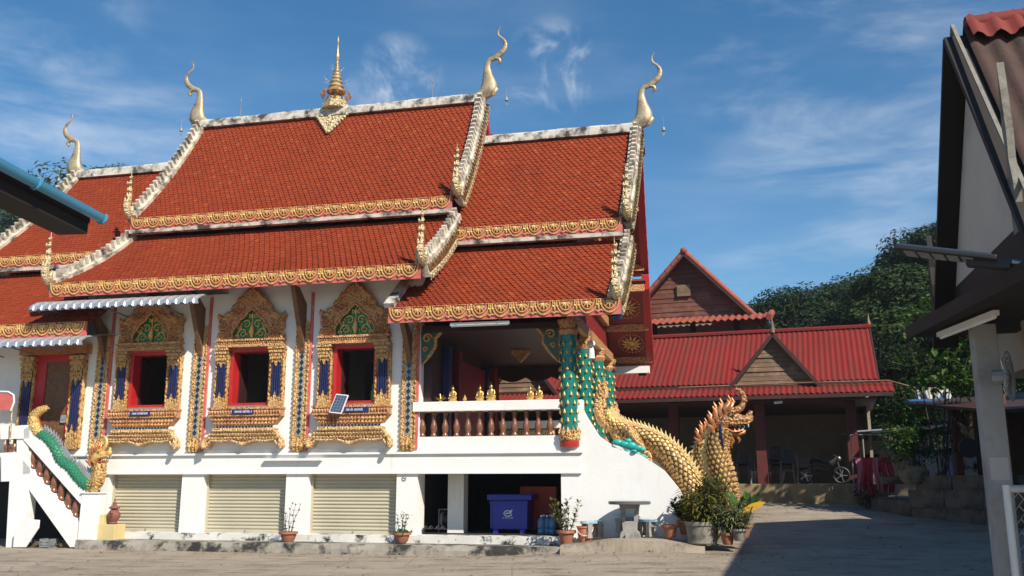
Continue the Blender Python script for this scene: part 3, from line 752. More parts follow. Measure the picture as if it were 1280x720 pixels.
def small_print(parent, width, h, loc, seed=0, m='letter', name='lettering'):
    """rows of small looped strokes: the print on the photograph is too small to read"""
    r = random.Random(seed); mb = MB(); x = -width/2
    while x < width/2-h*.3:
        if r.random() < .14: x += h*.5; continue
        w = h*r.uniform(.35,.6)
        mb.tube([(x,0,h*.1),(x,0,h*.75),(x+w*.4,0,h*.95),(x+w*.8,0,h*.7),(x+w*.8,0,0)], h*.07, 4, (.3,1))
        mb.ball((x+w*.12,0,h*.12), h*.10,.001,h*.10,6,4)
        if r.random() < .35: mb.box(x+w*.2,x+w*.7,-.001,.001,h*1.12,h*1.24)
        x += w+h*.14
    o = mb.build(name, M[m], parent); o.location = loc; return o
M['window_dark'] = mat('unlit_room', (.012,.011,.011), (.008,.008,.008), 2, .9)
for i, c_ in enumerate(wins):
    m = MB()   # red timber frame lining the opening
    m.box(c_-ow,c_-ow+.09,-.05,.28,oz0,oz1); m.box(c_+ow-.06,c_+ow,-.05,.28,oz0,oz1); m.box(c_-ow+.09,c_+ow-.06,-.05,.28,oz1-.09,oz1); m.box(c_-ow+.09,c_+ow-.06,-.05,.28,oz0,oz0+.05)
    w = m.build('window', M['red'], temple)
    # the leaf folded back against the left jamb
    m = MB(); m.box(c_-ow+.10,c_-ow+.13,.24,.62,oz0+.06,oz1-.1); m.build('shutter_leaf', M['wood_deep'], w)
    m = MB(); m.box(c_-.10,c_+.10,.9,.94,2.45,4.6); m.build('room_post', M['window_dark'], w)
    place(ME_sill,'sill_board',w,(c_,0,2.45)); place(ME_skirt,'sill_bracket',w,(c_,0,2.45))
    db = place(ME_dotbar,'mirror_band',w,(c_,0,2.45))
    for k in range(18): place(ME_dot,'mirror_tile',w,(c_-.74+.087*k,0,2.45+.5))
    for s in (-1,1): place(ME_pil,'side_column',w,(c_+s*(ow+.20),0,3.42),(0,0,0),(.88 if s>0 else .80,1,1))
    m = MB(); m.box(c_-.93,c_+.93,-.22,0,4.95,5.02); m.box(c_-.90,c_+.90,-.19,0,5.02,5.10); m.box(c_-.94,c_+.94,-.24,0,5.10,5.15)
    for k in range(30): m.ball((c_-.88+.0607*k,-.20,5.06),.022,.025,.03,5,4)
    m.build('lintel', M['gold_fine'], w)
    place(ME_ped,'pediment',w,(c_,0,5.15),(0,0,0),(1.02,1,1.0)); place(ME_tym,'mosaic_tympanum',w,(c_,0,5.15)); place(ME_scr,'gilt_scroll',w,(c_,0,5.15))
    m = MB(); m.box(c_-.30+.12*(i==2),c_+.28+.22*(i==2),-.285,-.272,3.26,3.37); p_ = m.build('name_plaque', M['plaque'], w)
    small_print(w, .46, .055, (c_+.15*(i==2),-.288,3.29), 11+i)
M['inlay'] = mat('pale_glass_inlay', (.42,.42,.38), (.20,.17,.10), 30, .35, .1)
# gilt pilasters with mirror diamonds, brackets above
for i, uc in enumerate((-15.92,-13.08,-10.24,-7.42)):
    m = MB(); z0, z1 = 2.36, 5.55
    m.box(uc-.17,uc+.17,-.06,0,z0,z1)
    m.cur = 1; m.box(uc+.171,uc+.24,-.05,0,z0,6.3); m.cur = 0
    for k in range(26):
        for s in (-1,1): m.ball((uc+s*.165,-.07,z0+.06+.12*k),.03,.03,.055,5,4)
    for x, z in ((0,.0),(-.10,.02),(.10,.02)): m.tube([(uc+x,-.06,z0),(uc+x,-.12,z0+.12),(uc+x*.6,-.07,z0+.34-abs(x))], [.06,.06,.006], 6)
    p = m.build('pilaster', [M['gold'],M['pink']], temple)
    m = MB(); m.box(uc-.07,uc+.07,-.068,-.055,z0+.35,z1-.1); m.build('white_inlay', M['inlay'], p)
    for k in range(16): place(ME_dia,'mirror_diamond',p,(uc,-.069,z0+.46+.155*k))
    # eave bracket: timber strut from the wall out to the eave, carved and gilded
    m = MB(); top = 6.35 if uc > -15 else 5.9
    if uc > -8: top = 5.45
    out_ = [(-.05,4.65 if uc<-8 else 4.3),(-.10,4.9 if uc<-8 else 4.5),(-.30,5.3 if uc<-8 else 4.85),(-.50,5.75 if uc<-8 else 5.12),(-.78,top),(-.50,top),(-.05,top-.35)]
    m.prism(out_, uc-.06, uc+.06, 'x')
    m.build('eave_bracket', M['wood_dk'], p)
# rear door ----------------------------------------------------------------
uc = (uz(42,500,0)[0]+uz(95,500,0)[0])/2
m = MB(); m.box(uc-.62,uc-.30,-.06,.02,2.33,4.75); m.box(uc+.42,uc+.56,-.06,.02,2.33,4.75); m.box(uc-.62,uc+.56,-.06,.02,4.75,4.95); d_ = m.build('door', M['red'], temple)
m = MB(); m.box(uc-.30,uc+.42,-.03,-.004,2.33,4.75); m.build('door_leaf', M['wood_dk'], d_)
for s, x in ((-1,uc-.80),(1,uc+.72)):
    place(ME_pil,'side_column',d_,(x,0,2.45),(0,0,0),(.9,1,1.6))
m = MB(); m.box(uc-1.05,uc+1.0,-.24,0,4.93,5.18); m.build('lintel', M['copper'], d_)
# porch ----------------------------------------------------------------------
for v0_ in (-.02,7.2): m = MB(); m.box(-7.30,-3.72,v0_,v0_+.21,2.31,2.66); m.build('balustrade_base', M['white'], temple)
for a_, b_, c_, d_ in ((-7.30,-3.72,-.10,.26),(-3.715,-3.22,.10,.34),(-7.3,-3.72,7.15,7.45)): m = MB(); m.box(a_,b_,c_,d_,3.25,3.48); m.build('balustrade_rail', M['white'], temple, bevel=.012)
bp = [(.075,0),(.08,.04),(.06,.07),(.055,.10),(.075,.15),(.085,.22),(.07,.30),(.045,.38),(.04,.42),(.055,.45),(.045,.48),(.05,.53),(.075,.57),(.075,.60)]
mb = MB(); mb.lathe(bp, n=10); ME_bal = mb.mesh('baluster', [M['bronze']], 60)
for k in range(12): place(ME_bal,'baluster',temple,(-7.10+.283*k,.08,2.655)); 
for k in range(6): place(ME_bal,'baluster',temple,(-6.9+.56*k,7.3,2.655))
m = MB(); m.box(-7.1,-5.2,7.16,7.3,2.7,3.2); m.build('balustrade_panel', M['gold_pale'], temple)
# columns across the porch front, scales of gilt flames on teal mosaic
mb = MB(); mb.tube([(0,0,-.055),(0,-.028,-.01),(0,-.012,.075)], [.010,.036,.003], 6, (1,.8), (1,0,0)); ME_drop = mb.mesh('gilt_drop', [M['gold_plain']], 60)
def column(uc, vc, z0, z1, r_):
    m = MB(); m.lathe([(r_,z0+.35),(r_*.98,z1-.35)], (uc,vc,0), 16); c0 = m.build('porch_column', M['teal'], temple, smooth=40)
    m = MB(); m.lathe([(r_*1.12,z0),(r_*1.16,z0+.10),(r_*1.05,z0+.12)], (uc,vc,0), 16)
    m.build('column_foot', M['red'], c0, smooth=40)
    m = MB(); m.lathe([(r_*1.06,z0+.115),(r_*1.28,z0+.16),(r_*1.22,z0+.28),(r_*1.02,z0+.37)], (uc,vc,0), 16)
    for k in range(12):
        a = 2*pi*k/12; x, y = cos(a), sin(a); m.tube([(uc+r_*1.1*x,vc+r_*1.1*y,z0+.26),(uc+r_*1.22*x,vc+r_*1.22*y,z0+.34),(uc+r_*1.04*x,vc+r_*1.04*y,z0+.46)],[.05,.045,.005],5)
    m.build('lotus_base', M['gold'], c0, smooth=50)
    m = MB(); m.lathe([(r_*1.0,z1-.36),(r_*1.25,z1-.25),(r_*1.05,z1-.2),(r_*1.35,z1-.05),(r_*1.35,z1)], (uc,vc,0), 16); m.build('capital', M['gold_fine'], c0, smooth=40)
    nr = int((z1-z0-.9)/.20)
    for j in range(nr):
        for k in range(8):
            a = 2*pi*(k+.5*(j%2))/8; x, y = cos(a), sin(a)
            if y > .45: continue
            place(ME_drop,'gilt_drop',c0,(uc+r_*x,vc+r_*y,z0+.58+.20*j),(0,0,a+pi/2))
    return c0
for vc in (.02,2.45,4.95,7.38): column(-3.52,vc,2.40,5.34,.20)
# carved corner brackets hanging from the porch beam
M['green_dull'] = mat('dull_green_inlay', (.02,.10,.04), (.012,.05,.02), 12, .4)
def corner_bracket(u, sgn):
    m = MB(); m.prism([(u,5.18),(u+sgn*.46,5.18),(u+sgn*.34,5.02),(u+sgn*.34,4.82),(u+sgn*.20,4.62),(u+sgn*.04,4.42)], -.04, .04, 'y')
    o = m.build('porch_bracket', M['green_dull'], temple)
    m = MB(); pth = [(u+sgn*.50,-.0,5.18),(u+sgn*.36,0,5.02),(u+sgn*.36,0,4.82),(u+sgn*.22,0,4.60),(u+sgn*.03,0,4.38)]; m.tube(pth,[.05,.055,.05,.045,.02],6)
    m.tube(spiral((u+sgn*.18,5.02),.12,1.3,sgn,-.06),[.03]*19,5); m.tube(spiral((u+sgn*.13,4.75),.07,1.2,sgn,-.06),[.022]*19,5); m.build('bracket_scroll', M['gold_fine'], o, smooth=60)
corner_bracket(-7.15,1); corner_bracket(-3.75,-1)
m = MB(); m.prism([(-5.75,5.30),(-5.2,5.30),(-5.22,5.1),(-5.47,4.85),(-5.73,5.1)],3.6,3.7,'y'); m.build('hanging_bracket', M['gold_fine'], temple)
m = MB(); m.box(-7.1,-3.3,-.10,.14,5.16,5.31); m.build('porch_beam', M['wood_deep'], temple)
m = MB(); m.box(-7.1,-3.3,7.25,7.5,4.95,5.31); m.prism([(-7.0,4.95),(-3.6,4.95)]+[(-3.6-3.4*k/24,4.86-.14*abs(sin(k*pi/6))) for k in range(25)],7.3,7.42,'y'); m.build('porch_beam', M['wood_deep'], temple)
# grand doorway inside the porch, seen obliquely
for vc in (1.3,2.2,5.2,6.1):
    m = MB(); m.box(-6.95,-6.78,vc-.14,vc+.14,2.4,5.0); o = m.build('doorway_column', M['blue_glass'] if vc in (1.3,5.2) else M['red_deep'], temple)
m = MB(); m.box(-6.95,-6.85,2.4,5.0,2.4,4.8); m.build('hall_door', M['red_deep'], temple)
# gable end over the porch: red pediment and gilded beams, painted soffit panels
M['soffit'] = mat('painted_red_soffit', (.26,.018,.014), (.17,.012,.012), 2.5, .5, bump=.1, bscale=8)
m = MB(); m.prism([(-.3,5.4),(7.7,5.4),(5.95,7.0),(5.95,7.8),(TV0,11.0),(1.45,7.8),(1.45,7.0)],-3.62,-3.5,'x'); gab = m.build('porch_gable', M['soffit'], temple)
m = MB()
for z, a_, b_ in ((5.4,-.3,7.7),(6.4,.8,6.6),(7.5,1.6,5.8),(8.6,2.2,5.2)): m.box(-3.5,-3.36,a_,b_,z-.12,z+.14)
m.build('gable_beam', M['gold_fine'], gab)
m = MB()
for a in range(8): m.tube([(-3.48,TV0,9.4),(-3.42,TV0+.3*cos(a*pi/4),9.4+.4*sin(a*pi/4)),(-3.46,TV0+.6*cos(a*pi/4),9.4+.75*sin(a*pi/4))],[.03,.1,.01],6)
m.build('gable_flower', M['gold_plain'], gab)
mb = MB(); mb.lathe([(.0,-.03),(.05,-.035),(.10,-.02),(.0,-.02)], n=12)
for k in range(12): 
    a = 2*pi*k/12; mb.tube([(.10*cos(a),.10*sin(a),-.01),(.20*cos(a),.20*sin(a),-.03),(.34*cos(a),.34*sin(a),-.008)],[.012,.045,.004],5)
for k in range(24):
    a = 2*pi*k/24; mb.ball((.40*cos(a),.40*sin(a),-.01),.03,.03,.02,5,4)
ME_ros = mb.mesh('soffit_rosette', [M['gold_plain']], 60)
for j, (fn_, L_) in enumerate(prof_low):
    m = MB(); n = 10
    g_ = lambda t: (2*TV0-fn_(t)[0], fn_(t)[1]-.16)
    for i in range(n):
        (va,za),(vb,zb) = g_(i/n), g_((i+1)/n); m.add([(-3.5,va,za),(-2.25,va,za),(-2.25,vb,zb),(-3.5,vb,zb)],[(0,1,2,3)])
    sf = m.build('gable_soffit', M['soffit'], temple)
    for f in (0.02,.5,.97):
        (va,za) = g_(f); m = MB(); m.bar((-3.5,va,za-.06),(-2.2,va,za-.06),.16,.20); m.build('soffit_beam', M['gold_fine'], sf)
    for f in (.26,.74):
        (va,za) = g_(f); (vb,zb) = g_(f+.02); ang = atan2(zb-za, vb-va)
        place(ME_ros,'soffit_rosette',sf,(-2.8,va,za-.005),(ang,0,0))
m = MB(); m.box(-3.5,-2.3,8.15,8.42,5.0,5.22); m.build('eave_end_box', M['white'], temple)
# the stair flank: white wall stepping down to the right, and the steps between the two flanks
top = [(u_,z_) for u_, z_ in [uz(x,y,0) for x,y in ((722,498),(732,520),(748,545),(770,560),(800,568),(830,588),(850,612),(862,640),(868,690))]]
poly = [(top[0][0]-.02,-.1),(top[0][0]-.02,3.44)]+[(top[0][0]+.05,3.3)]+top[1:]
for name_, va in (('stair_flank',0),('stair_flank',6.9)):
    m = MB(); m.prism([(u_,max(z_,-.1)) for u_,z_ in poly], va+.003, va+.5, 'y'); m.build(name_, M['white'], temple)
m = MB()
for k in range(12): m.box(-3.30+.26*k,-3.04+.26*k,.5,6.9,-.1,2.36-.17*k)
m.build('front_steps', M['cement'], temple)
# ================================================================== naga balustrades
def naga(root, pts, rad, m_body, m_scale, m_belly, m_spine, spine_h=.13, back=1, sc=.10, spines=True, ears=True, belly_skip=False):
    """scaled serpent body in the x-z plane of root (y = thickness). back=+1: the spine is on the left of the running direction"""
    O, R = smooth_path(pts, rad)
    m = MB(); m.tube(O, R, 14, (1,1), (0,1,0)); body = m.build('body', m_body, root, smooth=60)
    m, bl, sp = MB(), MB(), MB(); acc = 0; last = None; row = 0
    for i in range(1,len(O)-1):
        d = (O[i+1]-O[i-1]).normalized(); n = Vector((-d.z,0,d.x))*back; L = (O[i]-O[i-1]).length
        steps = 2 if L > sc*.75 else 1
        acc += L
        if acc < sc*.62 and steps == 1: continue
        acc = 0; row += 1
        for st in range(steps):
            p = O[i-1].lerp(O[i], (st+1)/steps); r = R[i]; off = (row*steps+st) % 2
            k = max(8,int(2*pi*r/sc))
            for j in range(k):
                a = 2*pi*(j+.5*off)/k; ca, sa = cos(a), sin(a)
                if ca < -.72: continue
                o_ = n*ca+Vector((0,1,0))*sa; s_ = -n*sa+Vector((0,1,0))*ca
                w = sc*.46; b0 = p+o_*r*.99
                m.add([b0-d*sc*.42, b0+s_*w*.95+o_*.004, b0+d*sc*.62+o_*(.016), b0-s_*w*.95+o_*.004, b0+o_*.018], [(0,1,4),(1,2,4),(2,3,4),(3,0,4)])
            # belly plates
            b0 = p-n*r*.93
            bl.tube([b0-Vector((0,r*.72,0))+n*r*.28, b0-n*r*.14, b0+Vector((0,r*.72,0))+n*r*.28], [.03,.055*max(1,sc/.1),.03], 5, (1,1), d)
        if spines:
            b0 = O[i]+n*R[i]*.92; h = spine_h*(.75+.5*R[i]/max(rad))
            sp.tube([b0-d*.06, b0+n*h*.5+d*.0, b0+n*h-d*.06], [.055,.04,.005], 5, (.55,1), (0,1,0))
            sp.tube([b0+d*.06, b0+n*h*.3+d*.06, b0+n*h*.62+d*.01], [.04,.03,.004], 5, (.55,1), (0,1,0))
    m.build('scales', m_scale, body, kind='stuff'); bl.build('belly_plates', m_belly, body, smooth=60)
    if spines: sp.build('back_spines', m_spine, body, smooth=60)
    return body, O, R
def naga_head(root, c, s=1.0, face=1, mg='gold_head', mc='copper', tilt=0.0, mtongue='red'):
    """open-jawed crested serpent head at c (throat point), looking along +x*face"""
    ct, st_ = cos(tilt), sin(tilt)
    def q(x, y, z): x, z = x*ct-z*st_, x*st_+z*ct; return (c[0]+face*x*s, c[1]+y*s, c[2]+z*s)
    def Q(*pts): return [q(*p) for p in pts]
    sc = lambda r: [x*s for x in r]
    m = MB()
    m.tube(Q((-.20,0,.05),(-.10,0,.20),(.04,0,.28),(.20,0,.30),(.34,0,.26),(.47,0,.25),(.58,0,.30),(.63,0,.36)), sc([.16,.21,.21,.17,.135,.12,.10,.03]), 12, (.95,1))
    m.tube(Q((.50,.0,.33),(.58,0,.40),(.60,0,.46),(.55,0,.48)), sc([.07,.07,.05,.02]), 8)       # nose curl
    for k in (-1,1):
        m.ball(q(.14,k*.15,.36), .075*s,.05*s,.06*s, 8, 6)
        m.tube(Q((.02,k*.16,.36),(.14,k*.17,.46),(.26,k*.13,.42)), sc([.025,.045,.02]), 6)      # brow
        m.tube(Q((.05,k*.14,.20),(.18,k*.15,.15),(.32,k*.12,.17),(.48,k*.09,.16),(.60,k*.06,.22)), sc([.03,.045,.04,.04,.015]), 6)  # upper lip
    head = m.build('head', M[mg], root, smooth=60)
    m = MB()
    m.tube(Q((-.14,0,.00),(.02,0,-.02),(.16,0,-.07),(.30,0,-.08),(.42,0,-.03),(.46,0,.03)), sc([.12,.12,.10,.085,.07,.02]), 10, (.9,.7))
    for k in (-1,1): m.tube(Q((-.02,k*.10,.06),(.14,k*.10,-.02),(.30,k*.09,-.02),(.42,k*.06,.04)), sc([.03,.035,.035,.01]), 6)
    m.tube(Q((.10,0,-.12),(.14,0,-.24),(.09,0,-.34),(.12,0,-.42)), sc([.05,.06,.04,.006]), 6)  # beard
    m.tube(Q((.25,0,-.14),(.30,0,-.22),(.27,0,-.30)), sc([.045,.04,.006]), 6)
    m.build('lower_jaw', M[mc], head, smooth=60)
    m = MB(); m.tube(Q((-.02,0,.07),(.14,0,.06),(.30,0,.02),(.42,0,.06)), sc([.08,.07,.05,.01]), 8, (1,.5)); m.build('tongue', M[mtongue], head, smooth=60)
    m = MB()
    for k in (-1,1):
        for x in (.22,.32,.42,.52): m.tube(Q((x,k*.09,.16),(x+.01,k*.09,.08)), sc([.022,.003]), 5)
        for x in (.20,.30,.39): m.tube(Q((x,k*.08,.0),(x,k*.08,.07)), sc([.018,.003]), 5)
    m.build('teeth', M['whitepl'], head, kind='stuff')
    m = MB()
    for k in (-1,1): m.ball(q(.17,k*.19,.365), .035*s,.025*s,.035*s, 7, 5)
    m.build('eyes', M['black'], head)
    m = MB()   # crest: tall forward-curling horn, flame locks behind
    m.tube(Q((.05,0,.42),(.22,0,.48),(.38,0,.56),(.46,0,.72),(.44,0,.88),(.36,0,.99),(.27,0,1.02),(.30,0,1.08)), sc([.10,.10,.085,.075,.065,.05,.03,.005]), 9, (.7,1))
    m.build('crest_horn', M[mg], head, smooth=60)
    m = MB()
    for x, z, h, l in ((.16,.48,.34,.02),(.04,.46,.42,.06),(-.08,.40,.40,-.02),(-.18,.30,.42,-.08),(-.26,.16,.34,-.14),(-.28,.02,.26,-.16)):
        m.tube(Q((x,0,z-.08),(x+l*.3-.05,0,z+h*.35),(x+l+.03,0,z+h*.7),(x+l-.02,0,z+h)), sc([.07,.065,.04,.005]), 7, (.6,1))
        for k in (-1,1): m.tube(Q((x,k*.12,z-.10),(x-.06,k*.17,z+h*.2),(x+l,k*.16,z+h*.5),(x+l-.05,k*.15,z+h*.72)), sc([.05,.055,.035,.004]), 6, (.6,1))
    m.build('crest_flames', M[mc], head, smooth=60)
    return head
M['gold_spine'] = mat('pale_gold_paint', (.80,.62,.30), (.66,.46,.18), 8, .4, .2)
M['gold_gap'] = mat('dark_gilt_ground', (.16,.075,.025), (.09,.04,.015), 8, .5, .2)
G_ = 'nagas of the front stairs'
def P2(px): return [uz(x,y,.25)+() for x,y in px]
# golden naga: tail flame by the column, body over the flank, bend at the ground, raised neck
def gold_naga(v, label):
    root = thing('naga_statue', label, 'statue', T(-1.0,v,.35), -TA)
    def L(x, y): u, z = uz(x,y,0.0); return (u+1.0, 0, z-.35)
    body_px = [(757,508),(760,522),(772,533),(790,539),(808,546),(826,556),(842,571),(855,590),(864,611),(872,632),(886,646),(901,640),(907,622),(904,598),(897,574),(896,552),(906,536)]
    rad = [.07,.11,.135,.15,.165,.18,.20,.215,.225,.235,.245,.25,.25,.245,.24,.225,.19]
    body, O, R = naga(root, [L(*p) for p in body_px], rad, M['gold_gap'], M['gold_plain'], M['gold'], M['gold_spine'], .15, 1, .105)
    # neck front plates
    naga_head(body_root(root), L(908,538), .92, 1)
    # curled tail flame
    m = MB(); tp = [L(*p) for p in ((770,536),(758,531),(751,523),(747,512),(748,501),(752,492),(750,483),(753,474))]
    O2, R2 = smooth_path(tp, [.12,.14,.14,.12,.09,.07,.04,.008]); m.tube(O2, R2, 10, (.7,1))
    for i in range(6,len(O2)-4,4):
        p, r = O2[i], R2[i]
        for s in (-1,1): m.tube([p, p+Vector((-.06,s*.08,.06)), p+Vector((-.08,s*.07,.18))], [r*.5,.05,.005], 6)
        m.tube([p+Vector((r*.8,0,0)), p+Vector((r*.8+.05,0,.08)), p+Vector((r*.8+.02,0,.20))], [.06,.05,.005], 6)
    m.build('tail_flame', M['gold'], root, smooth=60)
    # foreleg laid on the flank
    m = MB(); O2, R2 = smooth_path([L(*p) for p in ((782,532),(792,545),(800,556),(806,566))],[.12,.11,.09,.05]); O2 = [p+Vector((0,-.2,0)) for p in O2]; m.tube(O2,R2,8)
    for k in (-1,0,1): m.tube([O2[-1],O2[-1]+Vector((.10+.03*k,-.03,-.03-.05*k)),O2[-1]+Vector((.15,-.02,-.10-.06*k))],[.045,.035,.005],6)
    m.build('foreleg', M['gold'], root, smooth=60)
    return root, L
def body_root(r): return r
ng, L_ = gold_naga(.25, 'golden scaled naga on the near stair flank, jaws open among potted plants')
# green cloud relief on the flank below the naga
m = MB()
for x, y, r_ in ((772,553,.09),(780,555,.10),(788,557,.11),(797,560,.09),(803,562,.06),(785,551,.07),(793,564,.06)):
    p = L_(x,y); m.ball((p[0],-.27,p[2]), r_*1.3,.05,r_*.8, 8, 5)
m.build('cloud_relief', M['turq'], ng, smooth=60)
m = MB(); p = L_(909,556); m.tube([L_(903,530),L_(905,545),L_(908,562)], [.03,.03,.012], 7)
o = m.build('blue_ribbon', M['blue_glass'], ng, smooth=60); o.location = (-.06,-.22,0)
dup_tree(ng, None, loc=T(-1.5,6.9,.35), label='golden scaled naga on the far stair flank, behind its lookalike')

# ------------------------------------------------------------------ left side stairs with the green naga
VS = -.62
M['stair_white'] = mat('whitewashed_concrete', (.80,.79,.77), (.74,.73,.70), 1.2, .75, bump=.15, bscale=16, dirt=(.42,.38,.33), dscale=1.3, damt=(.60,.80))
st = thing('side_staircase', 'white side staircase with brown turned balusters under the green naga', 'staircase', T(0,0,0), -TA)
def SU(x, y, v=VS): return uz(x,y,v)
nu0, nu1 = SU(98,660)[0], SU(119,660)[0]
m = MB(); zt = SU(108,617)[1]; m.box(nu0,nu1,VS,VS+.32,0,zt); m.box(nu0-.03,nu1+.03,VS-.03,VS+.35,zt,zt+.03); m.build('newel_post', M['stair_white'], st, bevel=.01)
def slant(px, name, va, vb, mt='stair_white'):
    m = MB(); m.prism([SU(*p) for p in px], va, vb, 'y'); return m.build(name, M[mt], st)
slant(((29,537),(36,532),(106,612),(100,630),(29,550)), 'handrail', VS+.02, VS+.28)
slant(((27,575),(98,655),(98,684),(86,684),(27,601)), 'stringer', VS+.04, VS+.26)
slant(((0,533),(36,531),(36,548),(0,549)), 'landing_rail', VS+.02, VS+.28)
slant(((0,566),(36,564),(36,600),(0,602)), 'landing_beam', VS+.04, VS+.26)
slant(((19,548),(33,548),(33,566),(19,566)), 'landing_post', VS+.05, VS+.25)
slant(((11,596),(36,592),(32,640),(26,686),(6,686)), 'landing_pillar', VS+.03, VS+.33)
m = MB(); u0, z0 = SU(0,533); m.box(u0-3,u0-.0,VS+.02,VS+.28,z0-.30,z0); m.box(u0-3,u0,VS+.04,VS+.26,SU(0,602)[1],SU(0,566)[1]); m.build('landing_parapet', M['stair_white'], st)
m = MB(); u1, zf = SU(34,575); m.box(u0-3,u1,VS+.28,0-.002,zf-.15,zf); m.build('landing_floor', M['stair_white'], st)
m = MB(); a = SU(36,572); b = SU(98,655); n = 9
for k in range(n):
    f0, f1 = k/n, (k+1)/n; m.box(a[0]+(b[0]-a[0])*f0, a[0]+(b[0]-a[0])*f1, VS+.26, -.10, a[1]+(b[1]-a[1])*f1-.25, a[1]+(b[1]-a[1])*f1+.05)
m.build('steps', M['cement'], st)
for k, (x, y) in enumerate(((35,584),(44,594),(53,604),(62,614),(71,624),(80,635),(89,645))):
    u_, z_ = SU(x,y); place(ME_bal,'baluster',st,(u_,VS+.15,z_-.03),(0,0,0),(1.1,1.1,1.12))
for x in (3,12): u_, z_ = SU(x,566); place(ME_bal,'baluster',st,(u_,VS+.15,z_),(0,0,0),(1,1,.62))
# plaque on the newel wall
u_, z_ = uz(120,632,-.02); m = MB(); m.box(u_-.02,u_+.16,-.035,-.02,z_-.08,z_+.03)
nq = thing('naga_statue', 'green and gold naga sliding down the side stair handrail', 'statue', T(-16.0,VS+.15,1.5), -TA)
def L3(x, y): u, z = uz(x,y,VS+.15); return (u+16.0, 0, z-1.5)
px = [(61,510),(51,514),(43,521),(43,533),(50,543),(61,550),(70,562),(78,577),(90,586),(101,600),(111,608),(120,603),(124,592),(125,580)]
rad = [.03,.09,.12,.14,.145,.145,.145,.15,.155,.155,.16,.16,.15,.13]
M['green_scale'] = mat('green_glazed_scale', (.03,.26,.15), (.05,.18,.09), 9, .25, .2)
naga(nq, [L3(*p) for p in px[4:12]], rad[4:12], M['green_scale'], M['green_scale'], M['gold_plain'], M['grey_metal'], .13, 1, .075)
naga(nq, [L3(*p) for p in px[:5]], rad[:5], M['gold'], M['gold_plain'], M['gold'], M['gold'], .05, 1, .085, spines=False)
naga(nq, [L3(*p) for p in px[10:]], rad[10:], M['gold'], M['gold_plain'], M['gold'], M['gold'], .10, 1, .085)
naga_head(nq, L3(123,578), .62, 1, 'gold_plain', 'copper', .2)
m = MB()
for x, y in ((52,553),(58,562),(65,571),(74,586),(83,597)): p = L3(x,y); m.ball((p[0],-.05,p[2]),.14,.07,.08,8,5)
m.build('cloud_relief', M['turq'], nq, smooth=60)
# ================================================================== things around the temple
def leaf(mb, p, d, L, W, droop=.3, fold=.15):
    """one folded leaf of 6 triangles"""
    p, d = Vector(p), Vector(d).normalized(); s = d.cross(Vector((0,0,1)))
    s = s.normalized() if s.length > .05 else Vector((1,0,0)); n = s.cross(d)
    a = p+d*L*.35-Vector((0,0,droop*L*.08)); b = p+d*L*.7-Vector((0,0,droop*L*.3)); t = p+d*L-Vector((0,0,droop*L*.65))
    mb.add([p, a+s*W*.5+n*fold*W, a, a-s*W*.5+n*fold*W, b+s*W*.38+n*fold*W, b, b-s*W*.38+n*fold*W, t],
           [(0,1,2),(0,2,3),(1,4,5,2),(2,5,6,3),(4,7,5),(5,7,6)])
def rdir(r, zmin=-.2, zmax=1.):
    a = r.uniform(0,2*pi); z = r.uniform(zmin,zmax); q = sqrt(max(0,1-z*z)); return Vector((q*cos(a),q*sin(a),z))
POT = {
 'flared': [(.10,0),(.11,.02),(.15,.20),(.19,.22),(.19,.27),(.165,.27),(.15,.22),(0,.22)],
 'bowl': [(.11,0),(.15,.05),(.19,.16),(.20,.20),(.24,.21),(.24,.26),(.20,.26),(.18,.2),(0,.2)],
 'tub': [(.30,0),(.33,.03),(.32,.10),(.34,.40),(.37,.42),(.37,.50),(.32,.50),(.31,.42),(0,.42)],
 'bucket': [(.10,0),(.105,.01),(.14,.26),(.155,.265),(.155,.29),(.135,.29),(.13,.2),(0,.2)],
}
